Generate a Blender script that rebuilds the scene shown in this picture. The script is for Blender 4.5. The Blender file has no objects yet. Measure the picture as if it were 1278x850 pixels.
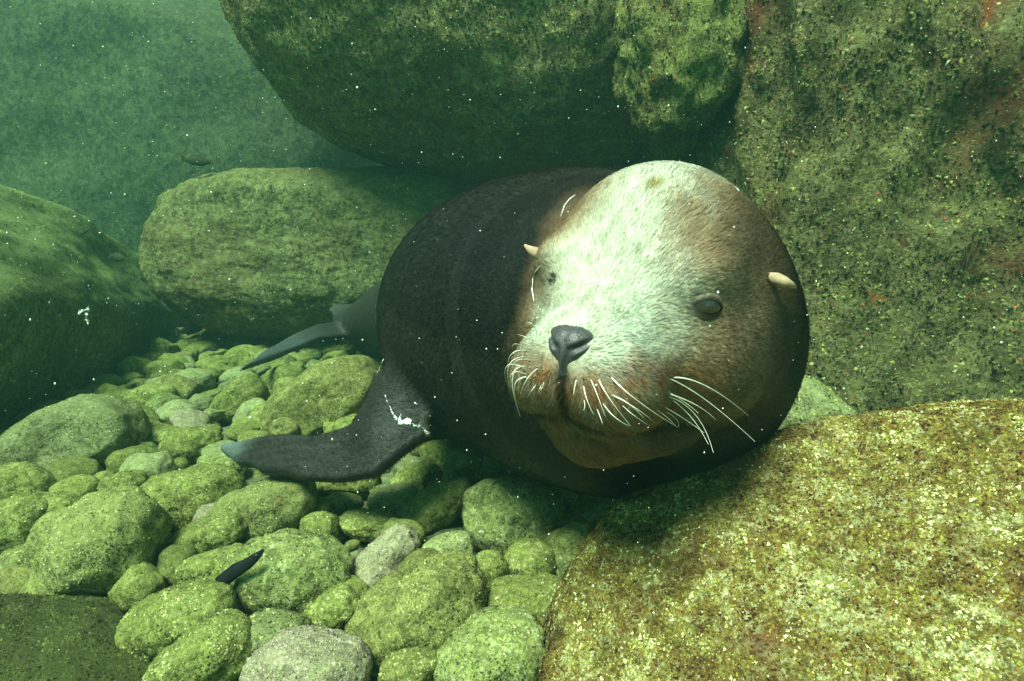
import bpy, bmesh, math, random
import numpy as np
from mathutils import Vector, Matrix, Quaternion
from mathutils.bvhtree import BVHTree

random.seed(7)
rng = np.random.default_rng(7)
scene = bpy.context.scene
COL = scene.collection
R = math.radians

# ------------------------------------------------------------------ camera
FPX, CX, CY = 761.0, 639.0, 425.0          # focal length in photo pixels, photo centre
CAM = np.array([0.0, 0.0, 0.62])
TH = R(10.0)
RT = np.array([1.0, 0.0, 0.0])
UP = np.array([0.0, math.sin(TH), math.cos(TH)])
FW = np.array([0.0, math.cos(TH), -math.sin(TH)])
cd = bpy.data.cameras.new('camera')
cam = bpy.data.objects.new('camera', cd)
COL.objects.link(cam)
cam.location = CAM
cam.rotation_euler = (R(90.0) - TH, 0, 0)
cd.sensor_width = 36.0
cd.lens = 36.0 * FPX / 1278.0
cd.clip_start = 0.02
cd.clip_end = 500.0
scene.camera = cam

# ------------------------------------------------------------------ sky, sun, exposure
SUN_EL, SUN_AZ = R(60.0), R(212.0)          # azimuth: clockwise from +Y, where the light comes from
world = bpy.data.worlds.new('World')
scene.world = world
world.use_nodes = True
wn = world.node_tree
bg = wn.nodes['Background']
sky = wn.nodes.new('ShaderNodeTexSky')
sky.sky_type = 'NISHITA'
sky.sun_disc = False
sky.sun_elevation = SUN_EL
sky.sun_rotation = SUN_AZ
tint = wn.nodes.new('ShaderNodeMix')
tint.data_type = 'RGBA'
tint.blend_type = 'MULTIPLY'
tint.inputs[0].default_value = 1.0
tint.inputs[7].default_value = (0.60, 1.0, 0.68, 1)      # the water column overhead takes the red out of the daylight
wn.links.new(sky.outputs[0], tint.inputs[6])
wn.links.new(tint.outputs[2], bg.inputs[0])
bg.inputs[1].default_value = 0.10
sd = bpy.data.lights.new('sun', 'SUN')
sd.energy = 5.0
sd.angle = R(24.0)
sd.color = (1.0, 0.97, 0.84)
sun = bpy.data.objects.new('sun', sd)
COL.objects.link(sun)
sv = Vector((math.sin(SUN_AZ) * math.cos(SUN_EL), math.cos(SUN_AZ) * math.cos(SUN_EL), math.sin(SUN_EL)))
sun.rotation_euler = (-sv).to_track_quat('-Z', 'Y').to_euler()
scene.view_settings.view_transform = 'Standard'
scene.view_settings.look = 'None'
scene.view_settings.gamma = 1.0
scene.view_settings.exposure = 1.22
scene.view_settings.use_curve_mapping = False
scene.cycles.volume_bounces = 1
scene.cycles.max_bounces = 6
scene.cycles.diffuse_bounces = 3
scene.cycles.use_denoising = True
scene.cycles.volume_max_steps = 64
HAZE_DENSITY = 0.19

# ------------------------------------------------------------------ helpers
def P(px, py, d):
    return CAM + FW * d + RT * ((px - CX) / FPX * d) + UP * ((CY - py) / FPX * d)

def ray(px, py):
    v = FW + RT * ((px - CX) / FPX) + UP * ((CY - py) / FPX)
    return v / np.linalg.norm(v)

def ground_depth(px, py, z=0.0):
    v = FW + RT * ((px - CX) / FPX) + UP * ((CY - py) / FPX)
    return (CAM[2] - z) / max(-v[2], 1e-3)

def to_px(p):
    q = np.asarray(p) - CAM
    d = q @ FW
    return CX + FPX * (q @ RT) / d, CY - FPX * (q @ UP) / d, d

def tag(o, label=None, cat=None, group=None, kind=None):
    if label: o['label'] = label
    if cat: o['category'] = cat
    if group: o['group'] = group
    if kind: o['kind'] = kind
    return o

def mesh_obj(name, verts, faces, mat=None, parent=None, smooth=True):
    """verts (n,3) array, faces (m,3) or (m,4) array -> one linked mesh object"""
    me = bpy.data.meshes.new(name)
    verts = np.asarray(verts, np.float32)
    faces = np.asarray(faces, np.int32)
    k = faces.shape[1]
    me.vertices.add(len(verts))
    me.vertices.foreach_set('co', verts.ravel())
    me.loops.add(faces.size)
    me.loops.foreach_set('vertex_index', faces.ravel())
    me.polygons.add(len(faces))
    me.polygons.foreach_set('loop_start', np.arange(0, faces.size, k, dtype=np.int32))
    me.polygons.foreach_set('loop_total', np.full(len(faces), k, np.int32))
    if smooth:
        me.polygons.foreach_set('use_smooth', np.ones(len(faces), bool))
    me.update(calc_edges=True)
    me.validate()
    o = bpy.data.objects.new(name, me)
    COL.objects.link(o)
    if mat: me.materials.append(mat)
    if parent is not None: o.parent = parent
    return o

def set_col(o, name, rgb):
    a = o.data.attributes.new(name, 'FLOAT_COLOR', 'POINT')
    c = np.ones((len(rgb), 4), np.float32)
    c[:, :3] = rgb
    a.data.foreach_set('color', c.ravel())

# gradient noise in numpy
_perm = rng.permutation(256).astype(np.int32)
_perm = np.concatenate([_perm, _perm, _perm])
_grad = rng.normal(size=(256, 3)).astype(np.float32)
_grad /= np.linalg.norm(_grad, axis=1)[:, None]

def noise(p):
    p = np.asarray(p, np.float32)
    i = np.floor(p).astype(np.int32)
    f = p - i
    i &= 255
    w = f * f * f * (f * (f * 6 - 15) + 10)
    out = np.zeros(len(p), np.float32)
    for dx in (0, 1):
        wx = w[:, 0] if dx else 1 - w[:, 0]
        hx = _perm[(i[:, 0] + dx) & 255]
        for dy in (0, 1):
            wy = w[:, 1] if dy else 1 - w[:, 1]
            hy = _perm[(hx + i[:, 1] + dy) & 255]
            for dz in (0, 1):
                wz = w[:, 2] if dz else 1 - w[:, 2]
                g = _grad[_perm[(hy + i[:, 2] + dz) & 255]]
                out += wx * wy * wz * (g[:, 0] * (f[:, 0] - dx) + g[:, 1] * (f[:, 1] - dy) + g[:, 2] * (f[:, 2] - dz))
    return out * 1.5

def fbm(p, octaves=4, rough=0.5, lac=2.03):
    s, a = 0.0, 1.0
    q = np.asarray(p, np.float32)
    for _ in range(octaves):
        s = s + a * noise(q)
        q = q * lac + 17.3
        a *= rough
    return s

_ico = {}
def ico(sub):
    if sub not in _ico:
        bm = bmesh.new()
        bmesh.ops.create_icosphere(bm, subdivisions=sub, radius=1.0)
        v = np.array([x.co[:] for x in bm.verts], np.float32)
        v /= np.linalg.norm(v, axis=1)[:, None]
        f = np.array([[a.index for a in q.verts] for q in bm.faces], np.int32)
        bm.free()
        _ico[sub] = (v, f)
    return _ico[sub]

def vnormals(v, f):
    n = np.zeros_like(v)
    fn = np.cross(v[f[:, 1]] - v[f[:, 0]], v[f[:, 2]] - v[f[:, 0]])
    for k in range(f.shape[1]):
        for c in range(3):
            n[:, c] += np.bincount(f[:, k], weights=fn[:, c], minlength=len(v))
    return n / np.maximum(np.linalg.norm(n, axis=1), 1e-12)[:, None]

# ------------------------------------------------------------------ materials
def new_mat(name):
    m = bpy.data.materials.new(name)
    m.use_nodes = True
    nt = m.node_tree
    b = nt.nodes['Principled BSDF']
    return m, nt, b

def _n(nt, kind, **kw):
    n = nt.nodes.new(kind)
    for k, v in kw.items():
        setattr(n, k, v)
    return n

def ramp(nt, src, stops, interp='LINEAR'):
    r = _n(nt, 'ShaderNodeValToRGB')
    r.color_ramp.interpolation = interp
    el = r.color_ramp.elements
    while len(el) > 1: el.remove(el[-1])
    el[0].position = stops[0][0]
    c = stops[0][1]
    el[0].color = (*c, 1) if not isinstance(c, (int, float)) else (c, c, c, 1)
    for p, c in stops[1:]:
        e = el.new(p)
        e.color = (*c, 1) if not isinstance(c, (int, float)) else (c, c, c, 1)
    nt.links.new(src, r.inputs[0])
    return r.outputs[0]

def mixc(nt, fac, a, b, blend='MIX'):
    m = _n(nt, 'ShaderNodeMix', data_type='RGBA', blend_type=blend)
    for sock, val in ((m.inputs[0], fac), (m.inputs[6], a), (m.inputs[7], b)):
        if isinstance(val, bpy.types.NodeSocket): nt.links.new(val, sock)
        elif isinstance(val, (int, float)): sock.default_value = val
        else: sock.default_value = (*val, 1)
    return m.outputs[2]

def math_(nt, op, a, b=None, clamp=False):
    m = _n(nt, 'ShaderNodeMath', operation=op, use_clamp=clamp)
    for k, val in enumerate((a, b)):
        if val is None: continue
        if isinstance(val, bpy.types.NodeSocket): nt.links.new(val, m.inputs[k])
        else: m.inputs[k].default_value = val
    return m.outputs[0]

def rock_material(name, dark, mid, green, cream, cream_amt=0.5, scale=1.0, orange=0.3, red=0.0, bump=0.6, moss=0.5,
                  spot=(0.55, 0.13, 0.03)):
    m, nt, b = new_mat(name)
    tc = _n(nt, 'ShaderNodeTexCoord')
    oi = _n(nt, 'ShaderNodeObjectInfo')
    off = _n(nt, 'ShaderNodeVectorMath', operation='ADD')
    sc = _n(nt, 'ShaderNodeMath', operation='MULTIPLY')
    sc.inputs[1].default_value = 41.0
    nt.links.new(oi.outputs['Random'], sc.inputs[0])
    nt.links.new(tc.outputs['Object'], off.inputs[0])
    nt.links.new(sc.outputs[0], off.inputs[1])
    v = off.outputs[0]
    def nz(s, det=6, rough=0.6, dist=0.0):
        n = _n(nt, 'ShaderNodeTexNoise')
        n.inputs['Scale'].default_value = s * scale
        n.inputs['Detail'].default_value = det
        n.inputs['Roughness'].default_value = rough
        n.inputs['Distortion'].default_value = dist
        nt.links.new(v, n.inputs['Vector'])
        return n.outputs[0]
    n1, n2, n3, n4 = nz(4.5, 8, 0.66), nz(26, 8, 0.72), nz(115, 7, 0.76), nz(420, 3, 0.7)
    # crumbs: irregular cells, each with its own tone
    wn_ = _n(nt, 'ShaderNodeTexNoise')
    wn_.inputs['Scale'].default_value = 85 * scale
    wn_.inputs['Detail'].default_value = 4
    nt.links.new(v, wn_.inputs['Vector'])
    w1 = _n(nt, 'ShaderNodeVectorMath', operation='SUBTRACT'); w1.inputs[1].default_value = (0.5, 0.5, 0.5)
    nt.links.new(wn_.outputs['Color'], w1.inputs[0])
    w2 = _n(nt, 'ShaderNodeVectorMath', operation='SCALE'); w2.inputs['Scale'].default_value = 0.022 / scale
    nt.links.new(w1.outputs[0], w2.inputs[0])
    w3 = _n(nt, 'ShaderNodeVectorMath', operation='ADD')
    nt.links.new(v, w3.inputs[0]); nt.links.new(w2.outputs[0], w3.inputs[1])
    def cells(sc_):
        vo = _n(nt, 'ShaderNodeTexVoronoi')
        vo.inputs['Scale'].default_value = sc_ * scale
        nt.links.new(w3.outputs[0], vo.inputs['Vector'])
        sp = _n(nt, 'ShaderNodeSeparateColor')
        nt.links.new(vo.outputs['Color'], sp.inputs[0])
        return vo, sp
    va, sa = cells(210)
    vb, sb = cells(75)
    dk = [x * 0.45 for x in dark]; hi = [min(1, x * 1.3) for x in green]; cr7 = [x * 0.7 for x in cream]
    c = ramp(nt, math_(nt, 'ADD', math_(nt, 'MULTIPLY', n1, 0.55), math_(nt, 'MULTIPLY', n2, 0.45)), [(0.36, dark), (0.48, mid), (0.62, green)])
    fa = math_(nt, 'ADD', math_(nt, 'MULTIPLY', sa.outputs[0], 0.62), math_(nt, 'SUBTRACT', math_(nt, 'MULTIPLY', n2, 0.9), 0.26))
    speck = ramp(nt, fa, [(0.0, dk), (0.24, dark), (0.40, mid), (0.56, green), (0.70, hi), (0.80, cr7), (0.92, cream)])
    c = mixc(nt, 0.62, c, speck)
    c = mixc(nt, 0.8, c, ramp(nt, sb.outputs[1], [(0.0, 0.55), (0.5, 1.0), (1.0, 1.45)]), 'MULTIPLY')
    # upward faces carry more algae and silt
    g = _n(nt, 'ShaderNodeNewGeometry')
    sx = _n(nt, 'ShaderNodeSeparateXYZ')
    nt.links.new(g.outputs['True Normal'], sx.inputs[0])
    upf = math_(nt, 'MULTIPLY', ramp(nt, math_(nt, 'ADD', sx.outputs[2], math_(nt, 'MULTIPLY', n2, 0.6)), [(0.35, 0.0), (1.1, 1.0)]), moss)
    c = mixc(nt, upf, c, mixc(nt, n3, [x * 0.6 for x in green], hi))
    # pale crusts
    cm = math_(nt, 'ADD', math_(nt, 'MULTIPLY', n3, 0.65), math_(nt, 'ADD', math_(nt, 'MULTIPLY', n2, 0.30), math_(nt, 'MULTIPLY', n1, 0.25)))
    lo = 0.745 - 0.13 * cream_amt
    cmask = ramp(nt, cm, [(lo, 0.0), (lo + 0.07, 1.0)])
    c = mixc(nt, math_(nt, 'MULTIPLY', cmask, min(0.9, 0.45 + 0.45 * cream_amt)), c, mixc(nt, sa.outputs[1], cream, [x * 0.5 for x in cream]))
    # dark pits
    pm = ramp(nt, n3, [(0.34, 1.0), (0.43, 0.0)])
    c = mixc(nt, math_(nt, 'MULTIPLY', pm, 0.85), c, [x * 0.3 for x in dark])
    # orange and red encrusting sponge
    if orange > 0:
        no = nz(7.5, 5, 0.6)
        om = ramp(nt, math_(nt, 'ADD', no, math_(nt, 'MULTIPLY', n3, 0.25)), [(0.86 - 0.1 * orange, 0.0), (0.90 - 0.1 * orange, 1.0)])
        c = mixc(nt, math_(nt, 'MULTIPLY', om, 0.85), c, spot)
    if red > 0:
        nr = nz(3.2, 4, 0.6)
        rm = ramp(nt, nr, [(0.50, 0.0), (0.62, 1.0)])
        c = mixc(nt, math_(nt, 'MULTIPLY', math_(nt, 'MULTIPLY', rm, math_(nt, 'ADD', n3, 0.35)), red), c, mixc(nt, sa.outputs[2], (0.07, 0.022, 0.012), (0.24, 0.085, 0.035)))
    # each stone a little lighter or darker
    tone = ramp(nt, oi.outputs['Random'], [(0.0, 0.75), (1.0, 1.2)])
    c = mixc(nt, 1.0, c, tone, 'MULTIPLY')
    nt.links.new(c, b.inputs['Base Color'])
    b.inputs['Roughness'].default_value = 0.85
    b.inputs['Specular IOR Level'].default_value = 0.15
    h = math_(nt, 'ADD', math_(nt, 'MULTIPLY', n3, 0.9), math_(nt, 'ADD', math_(nt, 'MULTIPLY', n4, 0.25), math_(nt, 'ADD', math_(nt, 'MULTIPLY', n2, 1.2), math_(nt, 'MULTIPLY', sa.outputs[2], 0.22))))
    bp = _n(nt, 'ShaderNodeBump')
    bp.inputs['Strength'].default_value = bump
    bp.inputs['Distance'].default_value = 0.012
    nt.links.new(h, bp.inputs['Height'])
    nt.links.new(bp.outputs[0], b.inputs['Normal'])
    return m

MR = {}
MR['green'] = rock_material('algae_stone', (0.042, 0.043, 0.015), (0.145, 0.155, 0.042), (0.23, 0.255, 0.062), (0.50, 0.50, 0.24), 0.6, 1.0, 0.15, moss=0.35)
MR['mottled'] = rock_material('mottled_stone', (0.038, 0.042, 0.017), (0.14, 0.155, 0.052), (0.23, 0.26, 0.080), (0.56, 0.58, 0.32), 0.8, 0.8, 0.25, moss=0.3)
MR['yellow'] = rock_material('yellow_stone', (0.05, 0.045, 0.016), (0.15, 0.145, 0.048), (0.235, 0.24, 0.068), (0.50, 0.47, 0.20), 0.55, 0.95, 0.15, moss=0.3)
MR['pink'] = rock_material('pink_stone', (0.10, 0.08, 0.05), (0.27, 0.225, 0.145), (0.31, 0.30, 0.16), (0.50, 0.43, 0.32), 0.55, 1.1, 0.1, moss=0.35)
MR['pale'] = rock_material('pale_stone', (0.075, 0.08, 0.038), (0.18, 0.19, 0.085), (0.26, 0.285, 0.115), (0.52, 0.54, 0.33), 0.4, 1.0, 0.0)
MR['orange'] = rock_material('orange_patched_stone', (0.065, 0.062, 0.028), (0.18, 0.185, 0.07), (0.28, 0.30, 0.09), (0.50, 0.50, 0.25), 0.5, 1.0, 0.9, moss=0.5, spot=(0.34, 0.13, 0.035))
MR['crust'] = rock_material('crusted_boulder', (0.045, 0.024, 0.009), (0.145, 0.090, 0.022), (0.215, 0.20, 0.036), (0.72, 0.68, 0.34), 1.0, 1.0, 0.3, red=1.1, moss=0.2, bump=0.8)
MR['wall'] = rock_material('rock_wall', (0.040, 0.033, 0.016), (0.15, 0.125, 0.050), (0.22, 0.22, 0.070), (0.48, 0.47, 0.26), 0.5, 0.6, 0.6, red=1.1, moss=0.4, bump=1.0, spot=(0.50, 0.10, 0.02))
MR['over'] = rock_material('overhang_rock', (0.045, 0.038, 0.022), (0.16, 0.135, 0.065), (0.24, 0.235, 0.075), (0.52, 0.50, 0.28), 0.55, 0.55, 0.3, red=0.6, moss=0.3, bump=1.0, spot=(0.45, 0.33, 0.10))
MR['moss'] = rock_material('mossy_rock', (0.04, 0.05, 0.018), (0.12, 0.15, 0.045), (0.22, 0.29, 0.07), (0.36, 0.40, 0.16), 0.25, 0.8, 0.0, moss=0.8, bump=0.8)
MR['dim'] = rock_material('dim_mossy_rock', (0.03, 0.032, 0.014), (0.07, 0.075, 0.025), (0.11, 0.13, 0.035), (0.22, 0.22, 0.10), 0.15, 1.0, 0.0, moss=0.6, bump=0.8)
MR['knob'] = rock_material('knob_rock', (0.035, 0.035, 0.016), (0.11, 0.125, 0.04), (0.19, 0.23, 0.055), (0.36, 0.38, 0.18), 0.25, 0.7, 0.2, red=0.4, moss=0.7, bump=0.9)
MR['deep'] = rock_material('deep_rock', (0.02, 0.022, 0.014), (0.05, 0.055, 0.03), (0.075, 0.085, 0.035), (0.12, 0.13, 0.07), 0.2, 0.3, 0.0, moss=0.4, bump=0.5)
MR['silt'] = rock_material('silted_rock', (0.035, 0.036, 0.022), (0.08, 0.09, 0.04), (0.19, 0.235, 0.085), (0.30, 0.33, 0.18), 0.1, 0.5, 0.0, moss=1.0, bump=0.4)
MR['far'] = rock_material('distant_rock', (0.035, 0.036, 0.02), (0.10, 0.105, 0.042), (0.16, 0.175, 0.06), (0.32, 0.34, 0.18), 0.45, 0.42, 0.15, red=0.2, moss=0.5, bump=0.8)

def attr_mat(name, attr, rough=0.8, spec=0.15):
    m, nt, b = new_mat(name)
    a = _n(nt, 'ShaderNodeAttribute', attribute_name=attr)
    nt.links.new(a.outputs['Color'], b.inputs['Base Color'])
    b.inputs['Roughness'].default_value = rough
    b.inputs['Specular IOR Level'].default_value = spec
    return m
M_CRUST = attr_mat('crust_flakes', 'tint')

def plain(name, col, rough=0.7, spec=0.2):
    m, nt, b = new_mat(name)
    nz = _n(nt, 'ShaderNodeTexNoise')
    nz.inputs['Scale'].default_value = 90
    nz.inputs['Detail'].default_value = 4
    tc = _n(nt, 'ShaderNodeTexCoord')
    nt.links.new(tc.outputs['Object'], nz.inputs['Vector'])
    c = ramp(nt, nz.outputs[0], [(0.3, [x * 0.7 for x in col]), (0.7, [min(1, x * 1.15) for x in col])])
    nt.links.new(c, b.inputs['Base Color'])
    b.inputs['Roughness'].default_value = rough
    b.inputs['Specular IOR Level'].default_value = spec
    return m

# ------------------------------------------------------------------ seabed
m_bed, nt, b = new_mat('seabed_gravel')
tc = _n(nt, 'ShaderNodeTexCoord')
v1 = _n(nt, 'ShaderNodeTexVoronoi'); v1.inputs['Scale'].default_value = 38
n1 = _n(nt, 'ShaderNodeTexNoise'); n1.inputs['Scale'].default_value = 9; n1.inputs['Detail'].default_value = 8
nt.links.new(tc.outputs['Object'], v1.inputs['Vector']); nt.links.new(tc.outputs['Object'], n1.inputs['Vector'])
c = ramp(nt, n1.outputs[0], [(0.3, (0.05, 0.055, 0.025)), (0.7, (0.15, 0.17, 0.07))])
c = mixc(nt, 0.7, c, ramp(nt, v1.outputs['Color'], [(0, 0.4), (1, 1.5)]), 'MULTIPLY')
nt.links.new(c, b.inputs['Base Color']); b.inputs['Roughness'].default_value = 0.9
bp = _n(nt, 'ShaderNodeBump'); bp.inputs['Strength'].default_value = 0.7; bp.inputs['Distance'].default_value = 0.02
nt.links.new(v1.outputs['Distance'], bp.inputs['Height']); nt.links.new(bp.outputs[0], b.inputs['Normal'])
t = np.linspace(-1, 1, 161)
ax = np.sign(t) * (np.abs(t) * 4 + np.abs(t) ** 5 * 36)
gx, gy = np.meshgrid(ax, ax + 3.0, indexing='ij')
gp = np.stack([gx.ravel(), gy.ravel(), np.zeros(gx.size)], 1)
gp[:, 2] = -0.035 + 0.03 * fbm(gp * 1.7, 3) + 0.02 * noise(gp * 6.0)
idx = np.arange(161 * 161).reshape(161, 161)
gf = np.stack([idx[:-1, :-1], idx[1:, :-1], idx[1:, 1:], idx[:-1, 1:]], -1).reshape(-1, 4)
tag(mesh_obj('seabed', gp, gf, m_bed), 'gravelly green seabed under the cobbles', 'seabed', kind='structure')

# ------------------------------------------------------------------ rocks
def rock_shape(radii, sub, seed, power=2.3, lump=0.10, cuts=5, mid=0.012, fine=0.003, stretch=(1, 1, 1)):
    n, f = ico(sub)
    r_ = np.random.default_rng(seed)
    rad = (np.abs(n) ** power).sum(1) ** (-1.0 / power)
    v = n * rad[:, None]
    for _ in range(cuts):
        d = r_.normal(size=3); d /= np.linalg.norm(d)
        o = r_.uniform(0.72, 0.92)
        h = v @ d - o
        v = v - np.where(h > 0, h * 0.75, 0)[:, None] * d
    so = r_.uniform(0, 100, 3)
    v = v * (1 + lump * fbm(v * 1.3 + so, 3, 0.5))[:, None]
    v = v * np.asarray(radii, np.float32)
    dirn = n / np.asarray(radii)
    dirn /= np.linalg.norm(dirn, axis=1)[:, None]
    st = np.asarray(stretch, np.float32)
    v = v + dirn * (mid * fbm(v * 9.0 * st + so, 3, 0.55) + fine * fbm(v * 55.0 * st + so, 3, 0.6))[:, None]
    return v.astype(np.float32), f

def rotm(x=0, y=0, z=0):
    return np.array(Matrix.Rotation(R(z), 3, 'Z') @ Matrix.Rotation(R(y), 3, 'Y') @ Matrix.Rotation(R(x), 3, 'X'))

def cam_frame(tilt):
    """columns: image right, away, image up, turned by tilt degrees in the picture plane"""
    c, s = math.cos(R(tilt)), math.sin(R(tilt))
    return np.stack([RT * c + UP * s, FW, UP * c - RT * s], 1)

def crust(parent, v, f, n, palette, size=(0.0015, 0.004), lift=0.6, seed=0, facing=-0.25, name='algae_crust', clump=14.0, zbias=0.0, pfreq=12.0):
    """small angular crumbs and tufts grown on a stone: one part of kind stuff"""
    r_ = np.random.default_rng(seed)
    fn = np.cross(v[f[:, 1]] - v[f[:, 0]], v[f[:, 2]] - v[f[:, 0]])
    ar = np.linalg.norm(fn, axis=1)
    fn = fn / np.maximum(ar, 1e-12)[:, None]
    ce = v[f].mean(1)
    M = np.array(parent.matrix_basis)
    wce = ce @ M[:3, :3].T + M[:3, 3]
    wn = fn @ M[:3, :3].T
    tc_ = CAM - wce
    dist = np.linalg.norm(tc_, axis=1)
    tc_ /= dist[:, None]
    px = (wce - CAM) @ RT; pu = (wce - CAM) @ UP; pd = np.maximum((wce - CAM) @ FW, 1e-3)
    inview = (np.abs(px / pd) < 1.05) & (np.abs(pu / pd) < 0.75) & ((wce - CAM) @ FW > 0.05)
    w = ar * ((wn * tc_).sum(1) > facing) * inview * (wce[:, 2] > -0.08)
    # patchy cover
    w = w * np.clip(0.9 + 0.8 * fbm(ce * clump, 3), 0.3, 2)
    if zbias: w = w * np.clip(0.4 + zbias * wn[:, 2], 0.05, 2)
    if w.sum() <= 0: return None
    k = r_.choice(len(f), n, p=w / w.sum())
    u1, u2 = r_.random(n), r_.random(n)
    sw = u1 + u2 > 1
    u1[sw], u2[sw] = 1 - u1[sw], 1 - u2[sw]
    a, b_, c_ = v[f[k, 0]], v[f[k, 1]], v[f[k, 2]]
    p = a + (b_ - a) * u1[:, None] + (c_ - a) * u2[:, None]
    nn = fn[k]
    t1 = np.cross(nn, r_.normal(size=(n, 3))); t1 /= np.linalg.norm(t1, axis=1)[:, None]
    t2 = np.cross(nn, t1)
    s = size[0] + (size[1] - size[0]) * r_.random(n) ** 3
    V = np.empty((n, 4, 3), np.float32)
    for j in range(3):
        an = 2.0944 * j + r_.uniform(-0.6, 0.6, n)
        rr = s * r_.uniform(0.6, 1.3, n)
        V[:, j] = p + t1 * (rr * np.cos(an))[:, None] + t2 * (rr * np.sin(an))[:, None] - nn * (0.2 * s)[:, None]
    V[:, 3] = p + nn * (s * lift * r_.uniform(0.3, 1.6, n))[:, None] + t1 * (s * r_.normal(0, 0.6, n))[:, None] + t2 * (s * r_.normal(0, 0.6, n))[:, None]
    base = np.arange(n)[:, None] * 4
    F = np.concatenate([base + np.array(q) for q in ((0, 1, 3), (1, 2, 3), (2, 0, 3))], 0)
    pal = np.array([q[1:] for q in palette]); pw = np.array([q[0] for q in palette], float)
    nz = fbm(p * pfreq, 3, 0.7)
    order = np.clip((nz * 0.55 + 0.5) + r_.normal(0, 0.22, n), 0, 0.999)
    cw = np.cumsum(pw / pw.sum())
    ci = np.searchsorted(cw, order).clip(0, len(pal) - 1)
    colr = pal[ci] * r_.uniform(0.6, 1.3, n)[:, None]
    o = mesh_obj(name, V.reshape(-1, 3), F, M_CRUST, parent, smooth=False)
    set_col(o, 'tint', np.repeat(colr, 4, 0))
    tag(o, kind='stuff')
    return o

PAL_CRUST = [(4, .04, .018, .005), (5, .115, .058, .014), (5, .185, .115, .022), (5, .24, .215, .036), (2, .40, .38, .12), (1.3, .66, .62, .32)]
PAL_GREEN = [(3, .04, .042, .014), (4, .115, .125, .034), (5, .19, .21, .05), (3, .30, .32, .09), (1.5, .48, .48, .22)]
PAL_DARK = [(3, .03, .025, .012), (4, .10, .08, .03), (3, .17, .16, .045), (2, .26, .28, .08), (0.7, .36, .37, .2), (0.25, .30, .08, .03), (0.8, .15, .06, .035)]
PAL_MOSS = [(2, .05, .065, .02), (4, .13, .17, .04), (4, .22, .30, .06), (2, .33, .42, .12)]

def place(name, v, f, center, frame, mat, label, cat, group=None):
    o = mesh_obj(name, v, f, mat)
    M = np.eye(4); M[:3, :3] = frame; M[:3, 3] = center
    o.matrix_basis = Matrix(M.tolist())
    w = np.asarray(v, float) @ np.asarray(frame).T + center
    if w[:, 2].max() > 2.3:          # flat-topped where nobody looks: the boulders end not far above the view
        w[:, 2] = np.where(w[:, 2] > 2.3, 2.3 + 0.6 * (1 - np.exp(-(w[:, 2] - 2.3) / 0.6)), w[:, 2])
        o.data.vertices.foreach_set('co', ((w - center) @ np.asarray(frame)).astype(np.float32).ravel())
        o.data.update()
    return tag(o, label, cat, group)

G_B = 'large boulders around the sea lion'
# foreground boulder, lower right
v, f = rock_shape((0.60, 0.56, 0.56), 7, 11, 2.15, 0.05, 2, 0.006, 0.0032)
o = place('boulder', v, f, P(1184, 1002, 0.85), cam_frame(8), MR['crust'], 'large rounded yellow-brown crusted boulder in the right foreground below the head', 'boulder', G_B)
crust(o, v, f, 90000, PAL_CRUST, (0.0012, 0.0042), 0.4, 1, facing=-0.1, clump=18, pfreq=22.0)
# right wall
v, f = rock_shape((1.62, 1.25, 1.95), 7, 23, 4.5, 0.09, 2, 0.05, 0.008, (1.3, 1.3, 0.5))
o = place('boulder', v, f, P(1308, 190, 2.6), rotm(0, 2, -3), MR['wall'], 'tall dark mossy rock wall with red patches on the right behind the head', 'boulder', G_B)
crust(o, v, f, 80000, PAL_DARK, (0.002, 0.009), 0.7, 2, clump=6)
# overhanging boulder, top
v, f = rock_shape((1.46, 0.95, 1.46), 7, 31, 2.7, 0.05, 1, 0.016, 0.006)
o = place('boulder', v, f, P(645, -165, 2.95), cam_frame(0), MR['over'], 'huge overhanging round boulder across the top behind the sea lion', 'boulder', G_B)
crust(o, v, f, 70000, PAL_DARK, (0.002, 0.009), 0.7, 3, clump=6)
# mossy knob
v, f = rock_shape((0.26, 0.34, 0.66), 6, 44, 2.4, 0.10, 2, 0.03, 0.006)
o = place('boulder', v, f, P(868, -50, 2.12), cam_frame(-6), MR['knob'], 'narrow bright mossy rock knob at the top between the overhang and the right wall', 'boulder', G_B)
crust(o, v, f, 14000, PAL_DARK, (0.002, 0.008), 0.8, 4, clump=8)
# boulder under the overhang, left
v, f = rock_shape((1.0, 0.7, 0.45), 7, 52, 3.5, 0.06, 0, 0.012, 0.005)
v[:, 0] *= 1 - 0.24 * np.clip(0.1 - v[:, 2] / 0.45, 0, 1.2) ** 1.3        # undercut below
o = place('boulder', v, f, P(432, 318, 3.55), cam_frame(1) @ rotm(8, 0, 0), MR['far'], 'blunt flat-topped boulder under the left end of the overhang', 'boulder', G_B)
crust(o, v, f, 24000, PAL_DARK, (0.002, 0.007), 0.6, 5, clump=6)
# sloping rock, far left
ST = np.array([  # y, base x, ridge x, ridge z, crest x, crest z
    (0.60, -1.50, -1.62, 0.62, -2.30, 0.92), (1.60, -1.53, -1.64, 0.62, -2.25, 0.90), (2.05, -1.60, -1.70, 0.60, -2.20, 0.88), (2.60, -1.72, -1.82, 0.52, -2.19, 0.83), (3.10, -1.90, -1.98, 0.44, -2.22, 0.73),
    (3.60, -2.05, -2.10, 0.29, -2.28, 0.52), (4.10, -2.18, -2.20, 0.13, -2.32, 0.31), (4.55, -2.30, -2.31, 0.02, -2.38, 0.12), (4.9, -2.4, -2.42, -0.1, -2.5, -0.1)])
ys = np.linspace(0.6, 4.9, 260)
cols = [np.interp(ys, ST[:, 0], ST[:, k]) for k in range(1, 6)]
sm_ = np.ones(21) / 21
cols = [np.convolve(np.pad(c_, 10, mode='edge'), sm_, 'valid') for c_ in cols]
rows = []
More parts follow.
